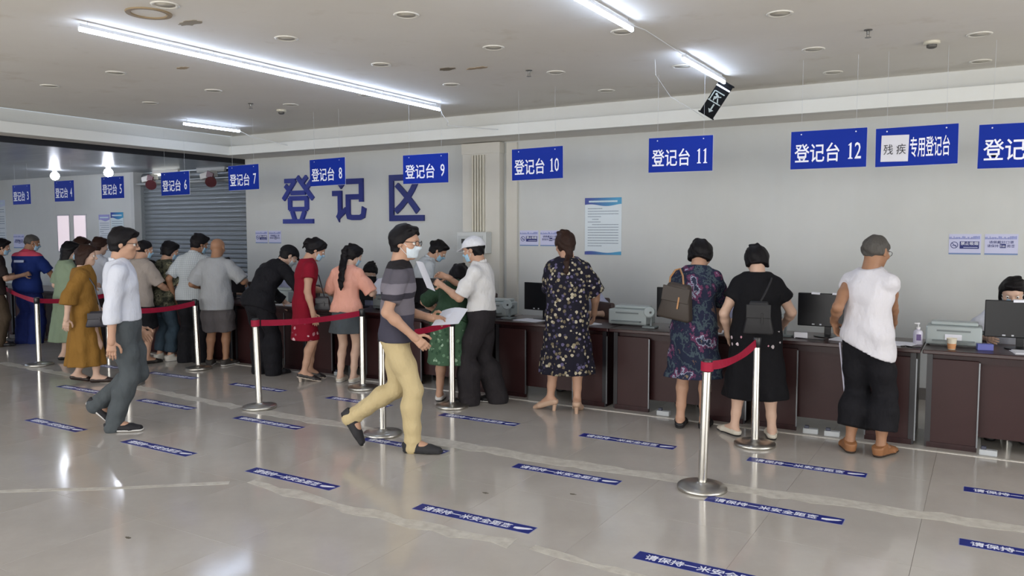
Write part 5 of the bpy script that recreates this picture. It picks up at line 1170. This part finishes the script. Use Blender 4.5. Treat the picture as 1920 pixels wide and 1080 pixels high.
# ================================================================== women and man at the right-hand counters
f = figure(col(1064, 6.66), -22, H=1.665, lean=3, curve=3, hp=16, hy=-26, g=1.13, hipw=1.03, waist=1.15, chest=1.04, belly=0.008, res=0.0125, fl=(-0.16, 0.04, 0.045, 18, -62), fr=(0.10, -0.03, 0.045, 20, 2), hl=(-0.17, 0.40, 0.93), el=(-1, -0.5, -0.4), hr=(0.24, 0.30, 0.92), er=(1.2, -0.5, -0.2),
           label='woman in long dark floral dress with low ponytail at the counter', skin='mid')
dress(f, FLORAL, sleeve=0.98, zhem=0.37, whem=(0.27, 0.21), folds=(0.05, 10, 0.1, 0.7), sflare=0.045, e=0.02, waistline=0.012); shoes(f, plain('shoe_beige', '#b89a84', 0.5), None, e=0.004, heel=0.05, name='sandal')
hair(f, 'brown', 'crop', t=0.055, tailw=[(0.36, 0.0, 0.20, 0.14), (0.44, -0.40, 0.14, 0.10), (0.56, -0.70, 0.11, 0.08), (0.60, -1.0, 0.09, 0.07), (0.60, -1.25, 0.04, 0.03)])

f = figure(col(1306, 6.66), -10, H=1.68, lean=14, curve=8, side=0, hp=30, hy=6, g=1.03, fl=(-0.115, 0, 0, 0, -4), fr=(0.085, 0.03, 0, 0, 4), pel=(0, -0.06), hl=(-0.20, 0.42, 0.90), hr=(0.17, 0.44, 0.86), el=(-1, -0.4, -0.1), er=(0.9, -0.4, -0.5), res=0.0125,
           label='woman in multicoloured dark shirt dress leaning to the counter', skin='mid')
dress(f, MULTI, sleeve=0.98, zhem=0.46, whem=(0.255, 0.19), folds=(0.06, 7, 0.1, 1.2), sflare=0.03, e=0.024, waistline=0.016, wr=0.006); shoes(f, SHB, SHB, heel=0.0)
hair(f, 'black', 'bob', t=0.075, drop=-0.14)
BR = plain('leather_brown', '#372f29', 0.55); CAM = plain('leather_camel', '#a77a4e', 0.5)
hang_bag(f, 'shoulder_bag', 'brown leather shoulder bag with camel strap on the multicoloured dress', (-0.125, -0.20, 1.12), 0.31, 0.30, 0.11, BR, R(-14), strap=[(-0.19, -0.21, 1.25), (-0.19, -0.16, 1.32), (-0.165, -0.05, 1.375), (-0.13, -0.03, 1.385), (-0.09, -0.13, 1.33), (-0.07, -0.22, 1.25)], flap=CAM)

f = figure(col(1422, 6.62), -12, H=1.615, lean=7, curve=6, hp=30, hy=-10, g=1.12, hipw=1.05, waist=1.1, fl=(-0.16, 0.02, 0, 0, -38), fr=(0.14, 0.0, 0, 0, -4), hl=(-0.235, 0.16, 0.83), el=(-0.6, -1, 0), hr=(0.22, 0.36, 0.92), er=(0.8, -0.6, -0.5), res=0.0125,
           label='woman in black embroidered dress with white flat shoes', skin='fair')
dress(f, BLACKEMB, sleeve=0.50, zhem=0.335, whem=(0.27, 0.21), folds=(0.035, 8, 0.1, 0.3), sflare=0.014, e=0.022, waistline=0.014); shoes(f, plain('shoe_cream', '#c6c0b2', 0.5), SHB, e=0.006)
hair(f, 'black', 'bob', t=0.07, drop=-0.12)
hang_bag(f, 'sling_bag', 'small black sling bag on the back of the black dress', (0.02, -0.20, 1.02), 0.24, 0.26, 0.08, plain('bag_black', '#131317', 0.6), 0, strap=[(0.02, -0.19, 1.12), (0.07, -0.155, 1.22), (0.105, -0.085, 1.30), (0.11, -0.02, 1.325)])

f = figure(col(1632, 6.55), 16, H=1.675, lean=2, twist=6, hp=10, hy=8, g=1.08, chest=1.05, waist=1.12, belly=0.012, fl=(-0.10, -0.02, 0, 0, -34), fr=(0.12, 0.02, 0, 0, 4), hl=(-0.26, 0.0, 1.0), el=(0.35, -1, 0.0), dl=(0.2, 0.25, -1), cl=0.9, hr=(0.03, 0.42, 0.98), er=(0.3, -0.2, -1), res=0.0125,
           label='man in white T-shirt and black cropped track pants hitching his waistband', skin='tan')
top(f, fabric('tee_white', '#cecdd3', 0.04), 't_shirt', sleeve=0.20, hem=-0.10, e=0.022, flare=0.02, sflare=0.016, wr=0.006, hemtilt=0.0, hemroll=-0.42); tr = trousers(f, BLK, 'track_pants', e=0.022, upto=1.68, pe=0.026, flare=0.014, waist=0.20, wr=0.005)
for dx in (0.0, 0.022, 0.044):
    pts = []
    for q in range(13):
        t_ = q / 12; a, b_ = f.Hp[-1], f.K[-1]; p = a + (b_ - a) * t_ * 1.15; r_ = (f.leg['hip'] + (f.leg['kn'] - f.leg['hip']) * min(1, t_)) + 0.026 + 0.014 * t_
        ang = 0.55 - dx / r_; pts.append((p[0] - math.cos(ang) * (r_ + 0.003), p[1] - math.sin(ang) * (r_ + 0.003), p[2]))
    B().tube(pts, 0.0055, 6).obj('side_stripe', plain('stripe_white', '#c4c4d6', 0.7), tr, smooth=True)
shoes(f, plain('shoe_tan', '#8a5e3c', 0.55), plain('sole_dark', '#33261f', 0.7), low=False); hair(f, 'grey', 'crop', t=0.03, tuft=False, nape=-0.10); glasses(f)

# ================================================================== the middle counters
f = figure(col(493, 6.60), 4, H=1.70, lean=26, curve=22, hp=34, hy=22, g=1.12, chest=1.1, pel=(0, -0.10), fl=(-0.11, 0, 0, 0, -6), fr=(0.11, 0.02, 0, 0, 8), hl=(-0.20, 0.44, 0.84), hr=(0.24, 0.43, 0.84), el=(-1, -0.5, 0.1), er=(1, -0.5, 0.1), res=0.0125,
           label='man in black jacket and black cap bending over the counter', skin='fair')
top(f, BLK, 'jacket', sleeve=1.95, hem=-0.16, e=0.030, flare=0.012, sflare=0.01, wr=0.006, collar=BLK); trousers(f, BLK, e=0.022, pe=0.03); shoes(f, SHB, SHB, low=False); hair(f, 'black', 'crop', t=0.035, tuft=False); mask(f, MASKW); cap(f, BLK, 0.9)

f = figure(col(568, 6.55), 34, H=1.605, lean=3, curve=5, hp=26, hy=6, g=1.08, hipw=1.02, chest=1.06, waist=1.05, fl=(-0.07, 0.06, 0.035, 14, -4), fr=(0.07, -0.03, 0.035, 14, 6), hr=(0.24, 0.05, 0.80), er=(0.5, -1, -0.2), hl=(-0.10, 0.32, 1.00), el=(-0.7, -0.5, -1), cl=0.8, res=0.0125,
           label='woman in red short-sleeved dress with white flowers at the hem', skin='mid')
dress(f, REDFL, sleeve=0.42, zhem=0.475, whem=(0.205, 0.165), folds=(0.02, 6, 0.1, 0.1), sflare=0.014, e=0.018, waistline=0.004); shoes(f, plain('shoe_dark', '#2b2728', 0.4), plain('sole_cream', '#b9ada0', 0.6), e=0.004, heel=0.03)
hair(f, 'black', 'crop', t=0.07, off=-0.06, bun=((0, -0.50, 0.22), (0.16, 0.16, 0.20)), tail=[((0, -0.52, 0.22), 0.10, 0.08), ((0, -0.62, 0.05), 0.07, 0.05), ((0, -0.60, -0.18), 0.03, 0.03)]); mask(f)
hang_bag(f, 'handbag', 'small dark handbag beside the hand of the red dress', (0.20, 0.17, 0.90), 0.20, 0.15, 0.07, plain('bag_charcoal', '#2a2a2e', 0.45), R(60), strap=[(0.14, 0.2, 0.97), (0.05, 0.16, 1.2), (-0.04, 0.05, 1.36), (-0.10, -0.02, 1.37)])

f = figure(col(647, 6.72), -18, H=1.565, lean=4, curve=4, hp=22, hy=30, g=1.0, chest=1.02, fl=(-0.085, 0.0, 0, 0, -6), fr=(0.075, 0.0, 0, 0, 6), hr=(0.21, 0.32, 1.0), er=(0.7, -0.6, -0.8), hl=(-0.18, 0.34, 0.93), el=(-0.8, -0.6, -0.6), cr=0.8, res=0.0125,
           label='woman in salmon pink top and grey shorts with long ponytail', skin='fair')
top(f, fabric('top_pink', '#d69c8a', 0.06), 't_shirt', sleeve=0.95, hem=-0.02, e=0.026, flare=0.02, sflare=0.03, wr=0.006); skirt(f, fabric('culotte_grey', '#474d51', 0.08), 'culottes', zhem=0.565, whem=(0.215, 0.17), folds=(0.05, 4, 0.2, 0.8)); shoes(f, plain('shoe_offwhite', '#c5bfb2', 0.5), SOLEW)
hair(f, 'black', 'crop', t=0.06, tailw=[(0.36, 0.42, 0.15, 0.12), (0.50, 0.30, 0.17, 0.12), (0.58, -0.20, 0.21, 0.12), (0.60, -0.75, 0.22, 0.11), (0.66, -1.25, 0.19, 0.09), (0.66, -1.60, 0.13, 0.07), (0.66, -1.75, 0.05, 0.04)]); mask(f)
sheet(f, 1, 0.21, 0.29, (1, 0.2, 0), (0.2, 0.75, 0.55), 'white form held by the woman in pink', off=(0.0, 0.02, 0.0))

f = figure(col(402, 6.71), -34, H=1.625, lean=3, hp=10, hy=10, g=1.12, chest=1.06, waist=1.12, belly=0.012, fl=(-0.10, 0.0, 0, 0, -8), fr=(0.10, 0.0, 0, 0, 26), hr=(0.30, 0.28, 1.06), er=(0.8, -0.6, -0.8), hl=(-0.21, 0.22, 0.98), el=(-0.7, -0.9, -0.4), res=0.0135,
           label='bald man in loose grey T-shirt and grey shorts at the counter', skin='tan')
top(f, fabric('tee_grey', '#9a9da0', 0.05), 't_shirt', sleeve=0.92, hem=-0.24, e=0.028, flare=0.016, sflare=0.03, wr=0.005); trousers(f, fabric('shorts_grey', '#5a5658', 0.08), 'shorts', e=0.030, upto=0.98, flare=0.03); shoes(f, plain('sneaker_dark', '#3a3735', 0.7), SOLEW, low=False)

f = figure(col(355, 6.74), -26, H=1.69, lean=8, curve=6, hp=18, hy=38, g=1.08, chest=1.06, fl=(-0.10, 0.0, 0, 0, -6), fr=(0.10, 0.02, 0, 0, 8), hl=(-0.27, 0.08, 0.86), el=(-0.5, -1, 0), hr=(0.15, 0.38, 0.92), res=0.0135,
           label='man in pale checked shirt and dark trousers beside the bald man', skin='tan')
top(f, CHECK, 'shirt', sleeve=0.86, hem=-0.12, e=0.024, flare=0.012, sflare=0.024, collar=CHECK, wr=0.005); trousers(f, BLK, e=0.022, pe=0.03); shoes(f, plain('shoe_brown', '#3d2b26', 0.5), SHB, low=False); hair(f, 'black', 'crop', t=0.05); mask(f)

f = figure(col(299, 6.62), 8, H=1.575, lean=5, curve=4, hp=16, hy=14, g=1.08, hipw=1.03, fl=(-0.10, 0.0, 0, 0, -4), fr=(0.11, 0.04, 0, 0, 10), hr=(0.20, 0.34, 1.02), er=(0.7, -0.6, -0.8), hl=(-0.12, 0.32, 1.03), el=(-0.8, -0.5, -0.8), cr=0.8, cl=0.8, res=0.0135,
           label='woman in camouflage shirt and jeans holding papers', skin='mid')
top(f, camo_fabric(), 'shirt', sleeve=0.95, hem=-0.16, e=0.024, flare=0.016, sflare=0.02, wr=0.005); trousers(f, fabric('denim', '#34434f', 0.12), 'jeans', e=0.012, pe=0.014, upto=1.86); shoes(f, plain('sneaker_white', '#c8c5bc', 0.6), SOLEW, low=False); hair(f, 'black', 'bob', t=0.08, drop=-0.12); mask(f)
sheet(f, 1, 0.20, 0.28, (0.9, 0.3, 0.1), (0.0, 0.45, 0.85), 'white papers held by the woman in camouflage shirt')

f = figure(col(254, 6.30), -8, H=1.60, lean=4, curve=3, hp=12, hy=22, g=1.14, chest=1.08, waist=1.14, belly=0.014, fl=(-0.10, -0.03, 0, 0, -6), fr=(0.10, 0.02, 0, 0, 16), hr=(0.20, 0.36, 0.90), er=(0.7, -0.7, -0.7), hl=(-0.16, 0.33, 0.98), el=(-0.8, -0.6, -0.8), cl=0.8, cr=0.6, res=0.0135,
           label='man in beige T-shirt and black shorts with open sandals', skin='mid')
top(f, fabric('tee_beige', '#9c938c', 0.05), 't_shirt', sleeve=0.95, hem=-0.16, e=0.026, flare=0.012, sflare=0.02, wr=0.005); trousers(f, BLK, 'shorts', e=0.026, upto=0.95, flare=0.03); shoes(f, plain('sandal_black', '#211d1c', 0.5), plain('sandal_sole', '#171414', 0.6), name='sandal', e=0.003); hair(f, 'black', 'crop', t=0.03, tuft=False, nape=-0.14); mask(f)
sheet(f, -1, 0.19, 0.27, (0.7, 0.6, 0.0), (0.1, 0.5, 0.8), 'white papers in front of the man in beige', off=(0.10, 0.06, 0.0))

# ================================================================== far left
f = figure(col(152, 5.20), 34, H=1.545, lean=0, hp=4, hy=4, g=1.02, hipw=1.06, fl=(-0.07, -0.10, 0.02, 12, -4), fr=(0.07, 0.10, 0, 0, 4), hr=(0.20, -0.16, 0.76), er=(0.4, -1, 0), hl=(-0.18, 0.16, 0.80), res=0.0135, label='woman in long mustard dress walking behind the white shirt', skin='fair')
dress(f, fabric('mustard', '#86622b', 0.12), sleeve=1.35, zhem=0.20, whem=(0.24, 0.215), folds=(0.07, 9, 0.1, 0.5), sflare=0.03, e=0.022, waistline=0.012); shoes(f, plain('sandal_dark', '#2c201c', 0.5), None, name='sandal', e=0.002)
hair(f, 'brown', 'bob', t=0.06, drop=0.05)
hang_bag(f, 'handbag', 'dark handbag carried beside the mustard dress', (0.25, 0.14, 0.74), 0.24, 0.17, 0.08, plain('bag_slate', '#2b2a33', 0.45), R(86), strap=[(0.22, 0.18, 0.82), (0.16, 0.12, 1.1), (0.13, 0.02, 1.28), (0.12, -0.03, 1.27)])
f = figure(col(116, 6.05), 6, H=1.565, lean=4, hp=12, hy=20, g=1.0, fl=(-0.08, 0, 0, 0, -4), fr=(0.08, -0.08, 0, 0, 6), hr=(0.16, 0.32, 0.98), er=(0.7, -0.6, -0.8), hl=(-0.2, 0.15, 0.82), res=0.014, label='woman in pale green dress behind the mustard dress', skin='fair')
dress(f, fabric('sage_green', '#7f8f78', 0.08), sleeve=0.9, zhem=0.24, whem=(0.25, 0.22), folds=(0.06, 8, 0.1, 0.1), sflare=0.02, e=0.02, waistline=0.008); shoes(f, SHB, None, e=0.002); hair(f, 'black', 'bob', t=0.07, drop=0.20); mask(f)
f = figure(col(47, 6.62), -28, H=1.665, lean=3, hp=14, hy=48, g=1.12, chest=1.08, waist=1.1, belly=0.008, fl=(-0.10, 0, 0, 0, -6), fr=(0.10, 0.0, 0, 0, 10), hr=(0.33, 0.28, 0.88), er=(0.8, -0.8, -0.2), hl=(-0.18, 0.35, 0.95), res=0.0135, label='man in blue work uniform with red shoulders at the left counters', skin='tan')
top(f, UNIF, 'uniform_shirt', sleeve=0.90, hem=-0.16, e=0.028, flare=0.01, sflare=0.022, collar=fabric('collar_red', '#b03a50', 0.06)); trousers(f, fabric('uniform_blue', '#16235a', 0.1), e=0.026, pe=0.035); shoes(f, plain('shoe_sand', '#7d6b57', 0.6), SOLEW, low=False); hair(f, 'grey', 'crop', t=0.02, tuft=False, nape=-0.08); mask(f)
B().box((-0.01, -0.155, 1.26), (0.15, 0.012, 0.035), Matrix.Rotation(R(-6), 3, 'X')).obj('back_print', plain('print_grey', '#a9b3cc', 0.7), f.root)
f = figure(col(133, 6.70), 0, H=1.625, lean=6, hp=18, hy=30, g=0.98, hr=(0.2, 0.36, 0.95), hl=(-0.2, 0.36, 0.95), res=0.015, label='dark-haired woman in black top behind the green dress', skin='fair', headres=0.009)
top(f, BLK, 't_shirt', sleeve=0.9); trousers(f, CHAR); shoes(f, SHB); hair(f, 'brown', 'bob', t=0.07, drop=0.25)
f = figure(col(174, 6.66), -6, H=1.62, lean=4, hp=10, hy=10, g=1.0, hr=(0.2, 0.36, 0.95), hl=(-0.2, 0.36, 0.95), res=0.015, label='brown-haired person mostly hidden behind the walking white shirt', skin='fair', headres=0.009)
top(f, WHT, 't_shirt', sleeve=0.9); trousers(f, CHAR); shoes(f, SHB); hair(f, 'brown', 'crop', t=0.06)
f = figure(col(-12, 6.2), 20, H=1.60, lean=3, hp=14, hy=0, g=1.06, hr=(0.16, 0.33, 1.06), er=(0.6, -0.6, -1), hl=(-0.1, 0.33, 1.08), cr=0.9, res=0.015, label='person in brown trousers cut off by the left picture edge', skin='mid', headres=0.009)
top(f, fabric('top_dark_brown', '#2d2523', 0.1), 't_shirt', sleeve=0.85, hem=-0.1); trousers(f, fabric('trouser_brown', '#4c4033', 0.1)); shoes(f, SHB); hair(f, 'black', 'crop', t=0.05); mask(f)

# ================================================================== staff behind the counters
POLO = fabric('polo_white', '#b9bfc4', 0.05); LILAC = fabric('shirt_lilac', '#a9aecb', 0.06); CGREY = fabric('shirt_grey_blue', '#7d828c', 0.06)
f = figure(col(777, 7.93), 40, H=1.66, lean=16, curve=8, hp=36, hy=12, g=1.06, hr=(0.27, 0.20, 0.83), er=(0.6, -0.6, 0), hl=(-0.2, 0.24, 0.86), res=0.0135, label='staff member in white polo standing behind the counter looking down', skin='mid')
top(f, POLO, 'polo_shirt', sleeve=0.92, hem=-0.05, e=0.02, sflare=0.02, collar=POLO, wr=0.005); trousers(f, CHAR); shoes(f, SHB); hair(f, 'black', 'crop', t=0.05, bun=((0, -0.50, 0.18), (0.13, 0.13, 0.13))); mask(f)
def clerk(px, label, top_mat, face=180, Y=8.06, H=1.60, hp=28, hy=0, lean=12, hs='bob', msk=True, drop=0.0, hc_='black', res=0.017, collar=None):
    x, y = col(px, Y)
    chair(x, y, 180 - face + 0, 'office chair of the ' + label)
    f = figure((x, y), face, H=H, lean=lean, curve=6, hp=hp, hy=hy, pz=0.575, fl=(-0.11, 0.40, 0, 0, -4), fr=(0.11, 0.40, 0, 0, 4), hl=(-0.17, 0.40, 0.83), hr=(0.17, 0.40, 0.83), el=(-1, -0.3, -0.6), er=(1, -0.3, -0.6), dl=(0.3, 1, -0.02), dr=(-0.3, 1, -0.02), label=label, skin='fair', res=res, headres=0.008)
    top(f, top_mat, 'shirt', sleeve=0.95, hem=0.0, e=0.018, collar=collar); trousers(f, CHAR); shoes(f, SHB); hair(f, hc_, hs, t=0.065, drop=drop)
    if msk: mask(f)
    return f
clerk(1902, 'clerk with dark parted hair behind the monitor at the right edge', WHT, hp=24, msk=True)
clerk(1350, 'clerk in lilac shirt hidden between multicoloured and black dresses', LILAC, face=190)
clerk(1100, 'clerk in lilac shirt hidden behind the floral dress', LILAC, face=170)
clerk(884, 'clerk in lilac shirt hidden behind the white cap man', LILAC)
clerk(700, 'clerk in lilac shirt with blue mask behind the striped shoulder', LILAC, face=150, hp=34, hs='crop')
clerk(553, 'clerk in pale blue shirt hidden behind the red dress', LILAC)
clerk(441, 'clerk in grey shirt looking down between bald man and black jacket', CGREY, face=165, hp=30, hs='crop', msk=False)
clerk(315, 'clerk with black hair bent low behind the camouflage shirt', CGREY, hp=50, lean=18)
clerk(208, 'clerk with black hair seen just right of the walking white shirt', LILAC, hp=40)
